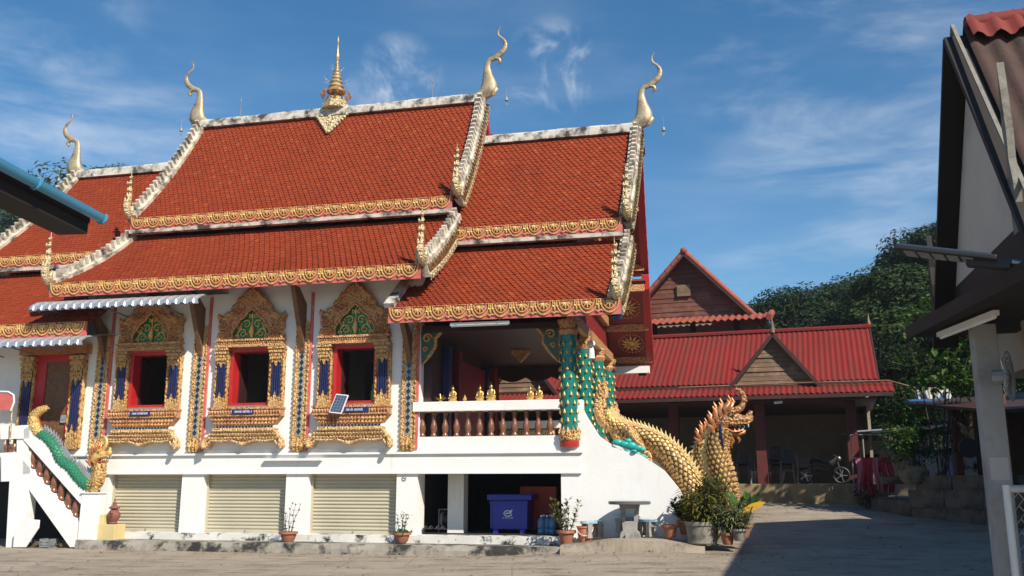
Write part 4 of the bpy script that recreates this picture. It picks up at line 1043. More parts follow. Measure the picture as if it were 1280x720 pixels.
def potted(label, loc, pot='flared', potm='terracotta', ps=1., h=.6, kind='twiggy', lm='leaf', n=10, seed=0, ll=.10, lw=.04, spread=.3, group=None):
    r = random.Random(seed); o = thing('potted_plant', label, 'plant', loc, r.uniform(0,6), group)
    m = MB(); m.lathe([(a*ps,b*ps) for a,b in POT[pot]], n=18); m.build('pot', M[potm], o, smooth=40)
    zt = {'flared':.22,'bowl':.2,'tub':.42,'bucket':.2}[pot]*ps; rt = {'flared':.15,'bowl':.18,'tub':.31,'bucket':.13}[pot]*ps
    m = MB(); m.lathe([(rt,zt-.01),(rt*.5,zt+.015),(0,zt+.02)], n=12); m.build('soil', M['soil'], o)
    st_, lf = MB(), MB()
    if kind in ('twiggy','bushy'):
        for k in range(n):
            a = r.uniform(0,2*pi); p = Vector((rt*.4*cos(a),rt*.4*sin(a),zt)); d = Vector((cos(a)*spread,sin(a)*spread,1)).normalized()
            hh = h*r.uniform(.55,1); pts = [p]
            for j in range(5): d = (d+Vector((r.uniform(-.25,.25),r.uniform(-.25,.25),r.uniform(-.05,.2)))).normalized(); pts.append(pts[-1]+d*hh/5)
            st_.tube(pts,[.012,.010,.008,.006,.005,.003],5)
            for j in range(1,6):
                for q in range(4 if kind == 'twiggy' else 9):
                    dd = rdir(r,-.1,.8); b = pts[j]+dd*r.uniform(0,.03 if kind=='twiggy' else .09)
                    leaf(lf, b, (dd+d*.5), ll*r.uniform(.6,1.2), lw*r.uniform(.7,1.2), r.uniform(.1,.6))
    elif kind == 'strap':     # long arching leaves from many canes
        for k in range(n):
            a = r.uniform(0,2*pi); p = Vector((rt*.5*cos(a),rt*.5*sin(a),zt)); d = Vector((cos(a)*spread,sin(a)*spread,1)).normalized(); hh = h*r.uniform(.5,1)
            q = p+d*hh; st_.tube([p,p+d*hh*.5,q],[.014,.012,.008],5)
            for j in range(16):
                f = .25+.75*j/16; b = p+d*hh*f; dd = rdir(r,-.05,.5); leaf(lf,b,dd,ll*r.uniform(.7,1.2),lw,r.uniform(.2,.8))
    elif kind == 'broad':     # few broad upright leaves
        for k in range(n):
            a = r.uniform(0,2*pi); p = Vector((rt*.4*cos(a),rt*.4*sin(a),zt)); d = Vector((cos(a)*spread,sin(a)*spread,1)).normalized()
            q = p+d*h*r.uniform(.3,.6); st_.tube([p,q],[.010,.006],5); leaf(lf,q,d,ll*r.uniform(.7,1.15),lw*r.uniform(.8,1.1),.35,.1)
    if st_.v: st_.build('stems', M['bark'], o)
    lf.build('foliage', M[lm], o, kind='stuff'); return o
def onfloor(x, y, v): u, z = uz(x,y,v); return T(u,v,z)
potted('sparse twiggy shrub in a white-rimmed clay pot between two roller shutters', onfloor(360,678,-.42), 'bowl', 'terracotta', .95, .75, 'twiggy', 'leaf_olive', 6, 1, .07, .03, .3)
potted('low green plant in a clay pot on the kerb beside the open bay', onfloor(502,679,-.42), 'bowl', 'terracotta', .9, .75, 'twiggy', 'leaf', 5, 2, .08, .035, .3)
p_ = potted('young leafy shrub in a clay pot at the corner of the open bay', onfloor(708,681,-.50), 'flared', 'terracotta', 1.15, .80, 'twiggy', 'leaf_olive', 14, 3, .12, .05, .5)
lf = MB(); r = random.Random(5)
for k in range(60): leaf(lf, (r.uniform(-.17,.17),r.uniform(-.17,.17),.2+r.uniform(0,.05)), rdir(r,.1,.9), .13, .045, .6)
o = bpy.data.objects.new('ground_foliage', lf.mesh('ground_foliage', M['leaf'])); COL.objects.link(o); o.parent = [x for x in bpy.data.objects if x.get('label','').startswith('low green plant')][0]; o['kind'] = 'stuff'
# plants crowding the foot of the golden naga
potted('dark leafed plant in a low clay pot against the white flank', onfloor(858,668,-.35), 'flared', 'terracotta', 1.1, .55, 'bushy', 'leaf_dark', 11, 11, .15, .06, .45)
potted('tall reedy plant in the big cement tub under the naga', onfloor(877,680,-.75), 'tub', 'cement', .92, .85, 'strap', 'leaf_gold', 40, 12, .32, .038, .22)
potted('bushy pale green shrub in a small orange pot by the naga neck', onfloor(910,681,-.85), 'flared', 'terracotta', .9, .85, 'strap', 'leaf_pale', 40, 13, .26, .032, .40)
potted('dense green shrub behind the cement tub under the naga', onfloor(890,668,-.45), 'flared', 'terracotta', 1.2, .95, 'bushy', 'leaf_olive', 18, 14, .18, .055, .30)
bp_ = potted('broad leafed plant with one yellow leaf right of the naga', onfloor(930,672,-.45), 'flared', 'terracotta', 1.0, .75, 'broad', 'leaf', 18, 15, .60, .13, .42)
lf = MB(); lf.prism([(0,0),(.10,.09),(.28,.20),(.46,.25),(.60,.24),(.50,.15),(.32,.05),(.14,-.01)],-.003,.003,'y'); y_ = lf.build('yellow_leaf', M['leaf_yellow'], bp_); y_.matrix_parent_inverse = Matrix.Identity(4)
bp_.rotation_euler = (0,0,0); y_.location = (-.18,-.30,.50)
potted('wispy grey green plant at the right edge of the naga pots', onfloor(924,676,-.95), 'flared', 'cement', .9, .6, 'strap', 'leaf_pale', 26, 16, .19, .03, .5)
def empty_pot(label, loc, pot, potm, s):
    o = thing('plant_pot', label, 'pot', loc, .3); m = MB(); m.lathe([(a*s,b*s) for a,b in POT[pot]], n=18); m.build('pot', M[potm], o, smooth=40)
    m = MB(); m.lathe([(.14*s,.2*s),(0,.22*s)], n=12); m.build('soil', M['soil'], o); return o
empty_pot('small dark clay pot on the apron between stool and plants', onfloor(838,672,-.6), 'flared', 'terracotta', 1.0)
b_ = thing('bucket', 'orange plastic bucket with a white handle beside the leafy shrub', 'bucket', onfloor(731,678,-.50), 0)
M['orange'] = mat('orange_plastic', (.58,.22,.10), (.50,.18,.08), 5, .5); m = MB(); m.lathe([(a*1.15,z*1.15) for a,z in [(.11,0),(.115,.01),(.145,.27),(.165,.275),(.165,.30),(.15,.30),(.14,.27),(.11,.02),(0,.02)]], n=20); m.build('pail', M['orange'], b_, smooth=40)
m = MB(); m.tube([(.18*cos(a),-.12*sin(a)-.06,.33-.18*sin(a)) for a in [pi*k/12 for k in range(13)]], .008, 5); m.build('handle', M['whitepl'], b_)

# concrete table and stools
M['terrazzo'] = mat('grey_cast_concrete', (.36,.34,.31), (.27,.25,.23), 6, .7, bump=.3, bscale=30, dirt=(.14,.12,.10), dscale=4, damt=(.5,.7))
M['terrazzo_dark'] = mat('dark_polished_terrazzo', (.10,.10,.105), (.14,.14,.145), 25, .3)
M['blue_seat'] = mat('worn_blue_painted_seat', (.10,.32,.55), (.30,.48,.62), 5, .5, dirt=(.5,.5,.48), dscale=7, damt=(.5,.62))
def table(label, loc, s=1.):
    o = thing('garden_table', label, 'table', loc, -TA)
    m = MB(); m.lathe([(.44,.715),(.46,.725),(.46,.775),(.45,.785),(0,.785)], n=36); m.build('tabletop', M['terrazzo_dark'], o, smooth=30)
    m = MB(); outer = [(-.22,0),(.22,0),(.20,.12),(.15,.17),(.16,.30),(.21,.55),(.22,.715),(-.22,.715),(-.21,.55),(-.16,.30),(-.15,.17),(-.20,.12)]
    hole = [(-.09,.36),(.09,.36),(.11,.62),(-.11,.62)]
    # slab with an opening, in four pieces
    m.prism([(-.22,0),(.22,0),(.20,.12),(.15,.17),(.16,.30),(.17,.36),(-.17,.36),(-.16,.30),(-.15,.17),(-.20,.12)], -.10, .10, 'y')
    m.prism([(-.17,.361),(-.09,.361),(-.11,.62),(-.20,.62)], -.10, .10, 'y'); m.prism([(.09,.361),(.17,.361),(.20,.62),(.11,.62)], -.10, .10, 'y')
    m.prism([(-.20,.621),(.20,.621),(.22,.715),(-.22,.715)], -.10, .10, 'y')
    m.build('pedestal', M['terrazzo'], o, bevel=.008)
    for a_ in (-.22,.101): m = MB(); m.box(-.09,.09,a_,a_+.119,0,.10); m.build('foot', M['terrazzo'], o, bevel=.01)
    return o
table('round cast concrete table with a dark top against the white flank', onfloor(788,673,-.55))
def stool(label, loc, w=.62, ang=0):
    o = thing('garden_stool', label, 'stool', loc, -TA+ang)
    m = MB(); a = .5; pts = [(w/2*cos(t),.14*sin(t)+.05*abs(cos(t))**2) for t in [2*pi*k/24 for k in range(24)]]
    m.prism(pts, .30, .355, 'z'); m.build('seat', M['blue_seat'], o, bevel=.008)
    for s in (-1,1):
        m = MB(); x = s*(w/2-.13)
        for y0, y1 in ((-.10,-.04),(.04,.10)): m.prism([(x-.07,0),(x+.07,0),(x+.05,.14),(x+.07,.30),(x-.07,.30),(x-.05,.14)], y0, y1, 'y')
        m.box(x-.05,x+.05,-.04,.04,.20,.26); m.build('leg', M['terrazzo'], o)
    return o
g_ = 'stools round the concrete table'
for lab, px, v_, an in (('blue topped concrete stool between the bucket and the table',(741,672),-.45,.9),('blue topped concrete stool just right of the concrete table',(809,670),-.35,-.9)):
    o = stool(lab, onfloor(px[0],px[1],v_), .60, an); o['group'] = g_
o = stool('concrete stool behind the concrete table, half hidden by its pedestal', onfloor(784,666,-.16), .62, 0); o['group'] = g_

# open bay: bin, machine, red cabinet, water bottles
M['bin_blue'] = mat('blue_painted_steel', (.020,.035,.36), (.016,.028,.30), 3, .35, .1)
dz = .40
u0, z0 = uz(612,664,1.0); u1, _ = uz(660,664,1.0)
o = thing('dumpster', 'blue lidded bin with a white round emblem in the open bay', 'bin', T(u0,1.0,dz), -TA); w = u1-u0
m = MB(); m.prism([(.04,.10),(w-.02,.10),(w,.78),(0,.78)],0,.7,'y'); m.build('bin_body', M['bin_blue'], o, bevel=.015)
m = MB(); m.box(-.06,w+.10,-.05,.78,.781,.92); m.build('lid', M['bin_blue'], o, bevel=.02)
m = MB(); m.box(.0,w,-.03,0-.001,.70,.74); m.box(.02,.06,-.02,-.001,.12,.7); m.box(w-.06,w-.02,-.02,-.001,.12,.7); m.build('rib', M['bin_blue'], o)
for x in (.14,w-.14):
    m = MB(); m.box(x-.06,x+.06,.02,.12,0,.10); m.build('foot', M['bin_blue'], o)
m = MB(); c0 = (w*.48,-.012,.47)
m.tube([(c0[0]+.10*cos(a)*(1 if abs(cos(a))<.8 else .95),c0[1],c0[2]+.065*sin(a)) for a in [pi*.12+2*pi*k/20*.93 for k in range(21)]], .013, 5, (.3,1))
m.bar((c0[0]-.055,c0[1],c0[2]),(c0[0]+.075,c0[1],c0[2]+.012),.004,.03); m.bar((c0[0]+.05,c0[1],c0[2]+.03),(c0[0]+.11,c0[1],c0[2]+.085),.004,.025); m.build('emblem', M['letter'], o)
small_print(o, .26, .035, (w*.48,-.012,.35), 5)
M['red_cab'] = mat('red_painted_steel', (.42,.030,.015), (.36,.025,.012), 4, .5)
u0, _ = uz(650,664,1.9); u1, _ = uz(696,664,1.9)
o = thing('cabinet', 'red steel cabinet behind the blue bin', 'cabinet', T(u0,1.9,dz), -TA); w = u1-u0
m = MB(); m.box(0,w,0,.5,.05,1.10); m.build('carcass', M['red_cab'], o, bevel=.01)
m = MB(); m.box(.02,w-.02,-.015,-.001,.92,1.06); m.build('drawer', M['red_cab'], o); m = MB(); m.box(.02,w*.5-.01,-.015,-.001,.08,.90); m.box(w*.5+.01,w-.02,-.015,-.001,.08,.90); m.build('door', M['red_cab'], o)
for x in (.05,w-.05):
    m = MB(); m.box(x-.03,x+.03,.02,.45,0,.05); m.build('foot', M['black'], o)
M['water'] = mat('blue_water_bottle', (.10,.25,.42), (.06,.16,.30), 9, .15)
for k, (x, v_, zz) in enumerate(((677,1.0,0),(684,1.05,0),(691,1.0,0),(680,1.3,0),(688,1.3,0))):
    u_, _ = uz(x,664,v_); o = thing('water_bottle', 'pale blue water bottle standing between the red cabinet and the shrub', 'bottle', T(u_,v_,dz), 0, 'water bottles in the open bay')
    m = MB(); m.lathe([(.09,0),(.10,.02),(.10,.10),(.09,.12),(.10,.14),(.10,.30),(.05,.38),(.03,.40),(0,.40)], n=12); m.build('body', M['water'], o, smooth=50)
    m = MB(); m.lathe([(.032,.40),(.032,.44),(0,.44)], n=10); m.build('cap', M['whitepl'], o)
u0, _ = uz(553,660,1.3)
o = thing('water_pump', 'dark motor pump on a frame just inside the open bay', 'machine', T(u0,1.3,dz), -TA)
m = MB(); m.tube([(.02,.1,.30),(.42,.1,.30)], .17, 14); m.build('motor', M['black'], o, smooth=40)
for a_, b_, r_ in ((-.05,.02,.20),(.42,.46,.15)): m = MB(); m.tube([(a_,.1,.30),(b_,.1,.30)],r_,14); m.build('flange', M['grey_metal'], o, smooth=40)
m = MB()
for x in (-.05,.45):
    m.tube([(x,-.15,0),(x,-.15,.55),(x,.35,.55),(x,.35,0)],.014,6)
m.tube([(-.05,-.15,.55),(.45,-.15,.55)],.014,6); m.tube([(-.05,-.15,.08),(.45,-.15,.08)],.014,6); m.build('frame', M['grey_metal'], o)
m = MB(); m.lathe([(.07,0),(.07,.03),(.02,.03),(.02,.06)],(.2,.1,.45),12); m.build('filler_cap', M['copper'], o)
o = thing('sandals', 'pair of dark sandals at the edge of the open bay', 'footwear', onfloor(532,661,.45)+Vector((0,0,0)), -TA)
for x in (0,.13,.3,.43):
    m = MB(); m.prism([(x-.04,-.12),(x+.04,-.12),(x+.045,.08),(x,.14),(x-.045,.08)],0,.025,'z'); m.tube([(x-.04,.0,.03),(x,.03,.07),(x+.04,.0,.03)],.014,5); m.build('sandal', M['black'], o)
# no smoking style round sign on the pillar
u_, z_ = uz(505,598,-.02); o = thing('wall_sign', 'small round black and white sign on the pillar beside the open bay', 'sign', T(u_,-.004,z_), -TA)
m = MB(); m.tube([(0,-.008,0),(0,0,0)],.062,20); m.build('disc', M['whitepl'], o)
m = MB(); m.tube([(.052*cos(a),-.011,.052*sin(a)) for a in [2*pi*k/20 for k in range(21)]],.006,4); m.bar((-.035,-.011,.035),(.035,-.011,-.035),.004,.010); m.bar((-.03,-.010,.0),(.03,-.010,.005),.004,.014); m.build('symbol', M['black'], o)

# porch rail figures ----------------------------------------------------------
M['brass'] = mat('brass', (.80,.55,.18), (.62,.38,.10), 12, .28, .8)
def buddha(x, s, label):
    u_, _ = uz(x,500,.08); o = thing('buddha_figurine', label, 'figurine', T(u_,.08,3.48), -TA, 'brass figures on the porch rail')
    m = MB(); m.lathe([(.10,0),(.115,.03),(.09,.05),(.10,.08),(.0,.08)], n=14, sy=.8); m.build('pedestal', M['gold_plain'], o, smooth=40)
    m = MB()
    m.tube([(-.105,-.01,.105),(0,-.04,.10),(.105,-.01,.105)],[.035,.045,.035],8)
    m.tube([(0,.01,.09),(0,.005,.16),(0,0,.24),(0,0,.275),(0,0,.30)],[.06,.052,.066,.045,.022],10,(.75,1),(0,1,0))
    for k in (-1,1): m.tube([(k*.06,0,.255),(k*.085,-.005,.19),(k*.07,-.04,.13),(k*.015,-.055,.125)],[.022,.020,.017,.012],7)
    m.ball((0,-.005,.335),.036,.038,.045,9,7); m.ball((0,.0,.375),.022,.022,.02,8,5); m.tube([(0,0,.385),(0,0,.45)],[.012,.002],6)
    for k in (-1,1): m.ball((k*.037,0,.33),.006,.01,.022,5,4)
    m.build('figure', M['brass'], o, smooth=60); o.scale = (s,s,s); return o
buddha(566,.95,'brass seated figure on the white rail, next to the spiky gilt tree')
buddha(600,.92,'brass seated figure on the rail, left one of the middle pair')
buddha(614,1.05,'tallest brass seated figure on the white rail')
buddha(663,.80,'brass seated figure on the rail, left one of the pair by the column')
buddha(674,.85,'brass seated figure on the rail, one nearest the teal column')
u_, _ = uz(551,500,.08); o = thing('gilt_tree', 'spiky gilt offering tree at the left end of the rail', 'ornament', T(u_,.08,3.48), 0)
m = MB(); m.lathe([(.05,0),(.055,.02),(.03,.05),(0,.05)], n=10); m.build('foot', M['brass'], o); m = MB(); r = random.Random(2)
for k in range(26): leaf(m,(0,0,.04),rdir(r,.15,1),r.uniform(.14,.22),.022,.25)
m.build('gilt_leaves', M['brass'], o)
u_, _ = uz(581,500,.08); o = thing('bud_ornament', 'tiny gilt bud ornament between two brass figures', 'ornament', T(u_,.08,3.48), 0)
m = MB(); m.lathe([(.045,0),(.05,.02),(.03,.03),(.055,.07),(.03,.12),(.004,.17)], n=10); m.build('bud', M['brass'], o, smooth=50)
# lamps under the porch eave
a = uz(563,408,-.95); b = uz(637,403,-.95)
o = thing('tube_lamp', 'white fluorescent batten under the porch eave board', 'lamp', T((a[0]+b[0])/2,-.95,5.12), -TA); w = b[0]-a[0]
m = MB(); m.box(-w/2,w/2,-.04,.04,.03,.09); m.build('housing', M['whitepl'], o); m = MB(); m.tube([(-w/2+.02,-.0,.015),(w/2-.02,0,.015)],.018,8); m.build('tube', M['whitepl'], o)
m = MB(); m.bar((-w/3,0,.09),(-w/3,0,.14),.03,.03); m.bar((w/3,0,.09),(w/3,0,.14),.03,.03); m.build('bracket', M['grey_metal'], o)
def flood(label, x, y, v, s=1.):
    u_, z_ = uz(x,y,v); o = thing('floodlight', label, 'lamp', T(u_,v,z_), -TA); o.scale = (s,s,s)
    m = MB(); m.prism([(-.04,-.11),(.05,-.09),(.05,.09),(-.04,.11)],-.14,.14,'x'); m.build('housing', M['black'], o, bevel=.01)
    m = MB(); m.box(-.115,.115,-.047,-.041,-.085,.085); m.build('glass', M['mirror'], o)
    m = MB(); m.tube([(-.15,.0,0),(-.15,.02,.16),(.15,.02,.16),(.15,0,0)],.010,5); m.build('yoke', M['grey_metal'], o); return o
flood('black floodlight hung at the corner of the porch eave', 771,394,-.9,.9)
flood('small black floodlight under the far porch eave end', 803,466,8.3,.9)
# hanging white lantern between the teal columns
u_, z_ = uz(739,433,1.2)
o = thing('bell', 'pale striped bell hung between the teal columns', 'bell', T(u_,1.2,z_), 0)
m = MB(); m.lathe([(.09,-.30),(.085,-.28),(.075,-.10),(.05,-.02),(.10,.02),(.10,.10),(.05,.14),(.0,.16)], n=14); m.build('body', M['whitepl'], o, smooth=40)
m = MB(); m.tube([(0,0,.16),(0,0,5.3-z_)],.012,5); m.build('rope', M['gold_pale'], o)
# solar panel leaning on the right-hand window sill
M['pv'] = (lambda t: (t.set('Base Color', t.mix(t.rng(t.vor(9),.02,.06), (.10,.13,.17), (.06,.09,.14))), t.set('Roughness',.15), t.m)[2])(NT('photovoltaic_cells'))
u_, z_ = uz(423,515,-.30)
o = thing('solar_charger', 'small solar panel propped on the sill of the window by the porch', 'solar panel', T(u_,-.30,z_-.02), -TA-.15)
Mx = Matrix.Rotation(radians(-22),3,'X')@Matrix.Rotation(radians(8),3,'Y')
c0 = Mx@Vector((0,0,.23))+Vector((0,-.13,0))
m = MB(); m.cbox(c0,.36,.02,.50,Mx); m.build('frame', M['whitepl'], o)
m = MB()
for i in range(4):
    for j in range(6): m.cbox(c0+Mx@Vector((-.122+.081*i,-.012,-.19+.076*j)),.075,.004,.070,Mx)
m.build('cells', M['pv'], o)
m = MB(); m.bar(c0+Mx@Vector((-.12,.02,.1)),(-.12,.02,.02),.02,.02); m.bar(c0+Mx@Vector((.12,.02,.1)),(.12,.02,.02),.02,.02); m.build('prop', M['grey_metal'], o)
u_, z_ = uz(464,500,-.05); o = thing('bottle', 'green glass bottle in the window above the solar panel', 'bottle', T(u_,.03,3.55), 0)
m = MB(); m.lathe([(.045,0),(.05,.02),(.05,.22),(.02,.30),(.02,.38),(0,.38)], n=12); m.build('glass', M['green_glass'], o, smooth=50); m = MB(); m.lathe([(.023,.38),(.023,.40),(0,.40)],n=8); m.build('cap', M['black'], o)

# corrugated awnings --------------------------------------------------------------
def awning(label, xL, xR, yT, v, d, drop, n):
    a = uz(xL,yT,v); b = uz(xR,yT,v); w = b[0]-a[0]; zf = (a[1]+b[1])/2
    o = thing('awning', label, 'awning', T(a[0],0,zf), -TA); o['group'] = 'corrugated awnings of the temple'
    m = MB(); prof = [(0,drop),(v*.5,drop*.62),(v*.86,.12),(v*.97,.02),(v,-.10)]
    N = n*6
    def f(s, t_):
        k = t_*(len(prof)-1); i = min(int(k),len(prof)-2); fr = k-i; y = prof[i][0]+(prof[i+1][0]-prof[i][0])*fr; z = prof[i][1]+(prof[i+1][1]-prof[i][1])*fr
        ph = (s*n)%1; h = .035 if .12 < ph < .55 else 0
        return (s*w, y-h*.35*(t_ > .8), z+h)
    m.grid(f, N, 12); m.grid(lambda s, t_: tuple(Vector(f(s,t_))-Vector((0,-.004,.008))), N, 12); m.build('corrugated_sheet', M['metal'], o)
    m = MB(); m.box(0,w,v+.03,v+.07,-.10,-.04)
    for k in range(3):
        x = .3+(w-1.6)*k/2; m.bar((x,-.0,drop-.5),(x,v*.9,.0),.03,.03); m.bar((x,0,drop-.06),(x,v*.9,.02),.03,.03)
    m.build('frame', M['grey_metal'], o)
    return o
awning('long corrugated metal awning over the window beside the rear door', 36,246,379,-1.45,1.2,.42,20)
awning('short corrugated metal awning above the rear door', -60,101,429,-1.45,1.2,.38,15)

# jar on a yellow block, white sheet leaning under the stairs, clutter -------------------
u_, z_ = uz(134,680,-.35)
o = thing('block_pedestal', 'pale yellow stepped masonry block beside the newel post', 'pedestal', T(u_,-.35,.2), -TA)
M['yellow'] = mat('pale_yellow_paint', (.62,.50,.24), (.56,.44,.20), 3, .75, bump=.2, bscale=20)
m = MB(); m.box(-.26,.30,-.18,.25,0,.38); m.build('lower_block', M['yellow'], o, bevel=.01); m = MB(); m.box(-.26,-.06,-.15,.25,.381,.62); m.build('upper_block', M['yellow'], o, bevel=.01)
o = thing('clay_jar', 'lidded red clay jar standing on the pale yellow block', 'jar', T(u_+.10,-.33,.58), 0)
M['clay'] = mat('red_clay', (.24,.085,.06), (.16,.055,.04), 10, .7, bump=.4, bscale=30)
m = MB(); m.lathe([(.08,0),(.10,.03),(.085,.06),(.15,.16),(.16,.24),(.11,.32),(.08,.36),(.10,.38)], n=16); m.build('jar_body', M['clay'], o, smooth=50)
m = MB(); m.lathe([(.13,.38),(.14,.40),(.08,.45),(.05,.47),(.05,.52),(.015,.56),(.02,.60),(.0,.66)], n=16); m.build('lid', M['clay'], o, smooth=40)
m = MB(); m.tube([(.0,-.15,.20),(.03,-.19,.28),(0,-.16,.34),(-.03,-.17,.28)],[.03,.03,.02,.01],6); m.build('relief', M['clay'], o, smooth=50)
p = [uz(18,684,VS-.1),uz(34,684,VS-.1),uz(50,660,VS-.1),uz(51,650,VS-.1),uz(30,648,VS-.1),uz(20,662,VS-.1)]
o = thing('board', 'crumpled white board leaning on the stair pillar', 'board', T(p[0][0],VS-.12,0), -TA)
m = MB(); m.prism([(a-p[0][0],b) for a,b in p],-.03,.0,'y'); m.build('sheet', M['whitepl'], o, bevel=.006)
o = thing('crate', 'dark crate of odds and ends under the side stairs', 'crate', T(uz(55,684,VS)[0],VS+.15,0), -TA)
m = MB(); m.box(-.15,.15,-.15,.15,.02,.06)
for x in (-.15,.13): m.box(x,x+.02,-.15,.15,.0,.22)
for z in (.08,.15): m.box(-.15,.15,-.15,-.13,z,z+.04)
m.build('crate_frame', M['grey_metal'], o)
for k, (x, s_) in enumerate(((44,.16),(50,.22),(62,.20),(68,.15),(74,.17),(57,.14))):
    q = onfloor(x,683,VS+.25); q.z = 0; o = thing('firewood_chunk', 'broken chunk of wood lying under the side stairs', 'wood', q, k*1.3, 'firewood under the side stairs')
    m = MB(); r = random.Random(k); m.tube([(-s_,0,.06),(0,.02,.07+.02*r.random()),(s_,.03,.06+.08*r.random())],[.05,.06,.045],6); m.build('chunk', M['bark'], o)
# blue plaque by the stairs
u_, z_ = uz(126,633,0); o = thing('wall_plaque', 'small blue plaque low on the wall beside the newel post', 'plaque', T(u_,-.004,z_), -TA)
m = MB(); m.box(-.10,.10,-.015,0,-.045,.045); m.build('plate', M['plaque'], o); small_print(o,.14,.03,(0,-.017,-.015),9)
u_, z_ = uz(82,524,0); o = thing('switch_box', 'small grey electric box on the wall by the rear door', 'electric box', T(u_,-.004,z_), -TA)
m = MB(); m.box(-.10,.10,-.08,0,-.10,.10); m.build('cover', M['metal'], o, bevel=.01); m = MB(); m.box(-.06,.06,-.09,-.081,-.03,.03); m.build('switch', M['grey_metal'], o)
# lounge seat edge with red upholstery on the landing (left edge of the picture)
u_, z_ = uz(10,500,-.75); o = thing('landing_canopy', 'red cloth canopy with pale trim at the landing above the side stairs', 'canopy', T(u_,-.75,z_), -TA)
m = MB(); m.prism([(-1.0,-.26),(.14,-.26),(.20,-.06),(.16,.10),(.0,.18),(-1.0,.22)],-.02,.02,'y'); m.build('cloth', M['pink'], o)
m = MB(); m.tube([(.14,-.02,-.28),(.21,-.02,-.06),(.17,-.02,.12),(0,-.02,.21),(-1.0,-.02,.25)],.025,6); m.build('trim', M['whitepl'], o); m = MB(); m.tube([(.16,.0,-.25),(.16,.05,-1.1)],.02,6); m.tube([(-.9,.0,-.25),(-.9,.05,-1.1)],.02,6); m.build('pole', M['gold_pale'], o)
# ================================================================== meeting hall with the red corrugated roof
HA = radians(19.0); H0 = at(1070,603,32.0); HF = 1.55     # front right column foot, floor level
HV = H0.x*sin(HA)+H0.y*cos(HA); HU = H0.x*cos(HA)-H0.y*sin(HA)
def HT(u, v, z=0): u += HU; v += HV; return Vector((u*cos(HA)+v*sin(HA), -u*sin(HA)+v*cos(HA), z))
def huz(x, y, v):
    d = ray(x,y); du = d.x*cos(HA)-d.y*sin(HA); dv = d.x*sin(HA)+d.y*cos(HA); t = (HV+v)/dv; return du*t-HU, EYE+d.z*t
M['red_sheet'] = (lambda t: (t.set('Base Color', t.mix(t.rng(t.noise(.9,8,.7,stretch=(3.5,.25,.25)),.42,.70), t.mix(t.rng(t.noise(.5,3),.3,.7),(.23,.022,.019),(.175,.019,.016)), (.13,.034,.026))), t.set('Roughness',.8), t.set('Specular IOR Level',.15), t.m)[3])(NT('red_corrugated_sheet'))
M['wood_old'] = mat('weathered_grey_brown_board', (.24,.15,.09), (.13,.08,.05), 2.2, .85, bump=.5, bscale=10, stretch=(.25,1,4), dirt=(.34,.25,.16), dscale=2, damt=(.5,.7))
M['wood_red'] = mat('red_brown_stained_board', (.17,.055,.03), (.09,.03,.02), 2, .75, bump=.4, bscale=10, stretch=(.25,1,4), dirt=(.24,.11,.06), dscale=1.2, damt=(.5,.7))
M['wood_dark'] = mat('dark_painted_timber', (.06,.022,.016), (.035,.015,.012), 3, .6)
M['col_red'] = mat('dull_red_column', (.13,.020,.016), (.08,.015,.012), 3, .6)
M['beige'] = mat('beige_plaster', (.34,.29,.23), (.27,.23,.18), 2, .85)
M['plinth'] = mat('yellowish_plinth', (.33,.24,.12), (.24,.17,.09), 1.2, .8, dirt=(.12,.10,.07), dscale=2, damt=(.5,.7))
hall = thing('meeting_hall', 'open-sided hall under a red corrugated roof with a boarded dormer gable', 'hall', HT(0,0,0), -HA)
UL, UR = -24., 1.15
def corr(u0, u1, A, B, pitch=.19, amp=.03):
    """corrugated sheet between eave line A=(v,z) and top line B=(v,z)"""
    m = MB(); n = int((u1-u0)/pitch)*4
    for s_ in (0,-.012):
        m.grid(lambda s, t_: (u0+(u1-u0)*s, A[0]+(B[0]-A[0])*t_, A[1]+(B[1]-A[1])*t_+amp*sin(2*pi*s*n/4)+s_), n, 2)
    return m
ez = huz(1100,489,-1.3)[1]; mz0 = huz(1095,482,-.35)[1]; rz = huz(1090,408,3.2)[1]
rf = corr(UL,UR+.25,(-1.35,ez),(-.30,ez+.42)).build('skirt_roof', M['red_sheet'], hall, smooth=180)
m = corr(UL,UR-.15,(-.45,ez+.50),(3.2,rz)); m.build('main_roof', M['red_sheet'], hall, smooth=180)
corr(UL,UR-.15,(7.0,ez+.50),(3.2,rz)).build('rear_roof', M['red_sheet'], hall, smooth=180)
m = MB(); m.prism([(3.0,rz-.06),(3.0,rz+.03),(3.2,rz+.10),(3.4,rz+.03),(3.4,rz-.06)],UL,UR-.1,'x'); m.build('ridge_cap', M['red_sheet'], hall)
m = MB(); m.box(UL,UR+.2,-1.36,-1.32,ez-.16,ez-.03); m.box(UL,UR-.2,-.47,-.43,ez+.30,ez+.46); m.bar((UR-.18,-.42,ez+.42),(UR-.18,3.2,rz-.07),.05,.16); m.bar((UR-.18,7.0,ez+.42),(UR-.18,3.2,rz-.07),.05,.16); m.build('fascia_board', M['wood_dark'], hall)
m = MB(); m.tube([(-5.8,-.62,ez+.40),(-2,-.66,ez+.43),(UR+.1,-.75,ez+.40),(UR+.9,-1.0,ez+.10)],.028,6); m.build('drain_pipe', M['wood_old'], hall)
m = MB(); m.prism([(-.3,ez+.3),(6.8,ez+.3),(3.2,rz-.15)],UR-.55,UR-.45,'x'); m.box(UR-.55,UR-.45,2.2,6.8,HF,ez+.3); m.build('end_wall', M['beige'], hall)
m = MB(); m.box(UL,UR-.4,6.0,6.2,HF,ez+.4); m.build('back_wall', M['beige'], hall)
m = MB(); m.box(UL,UR-.3,-1.2,6.2,ez-.22,ez-.18); m.build('ceiling', M['wood_dark'], hall)
gz = zg(H0.x,H0.y)
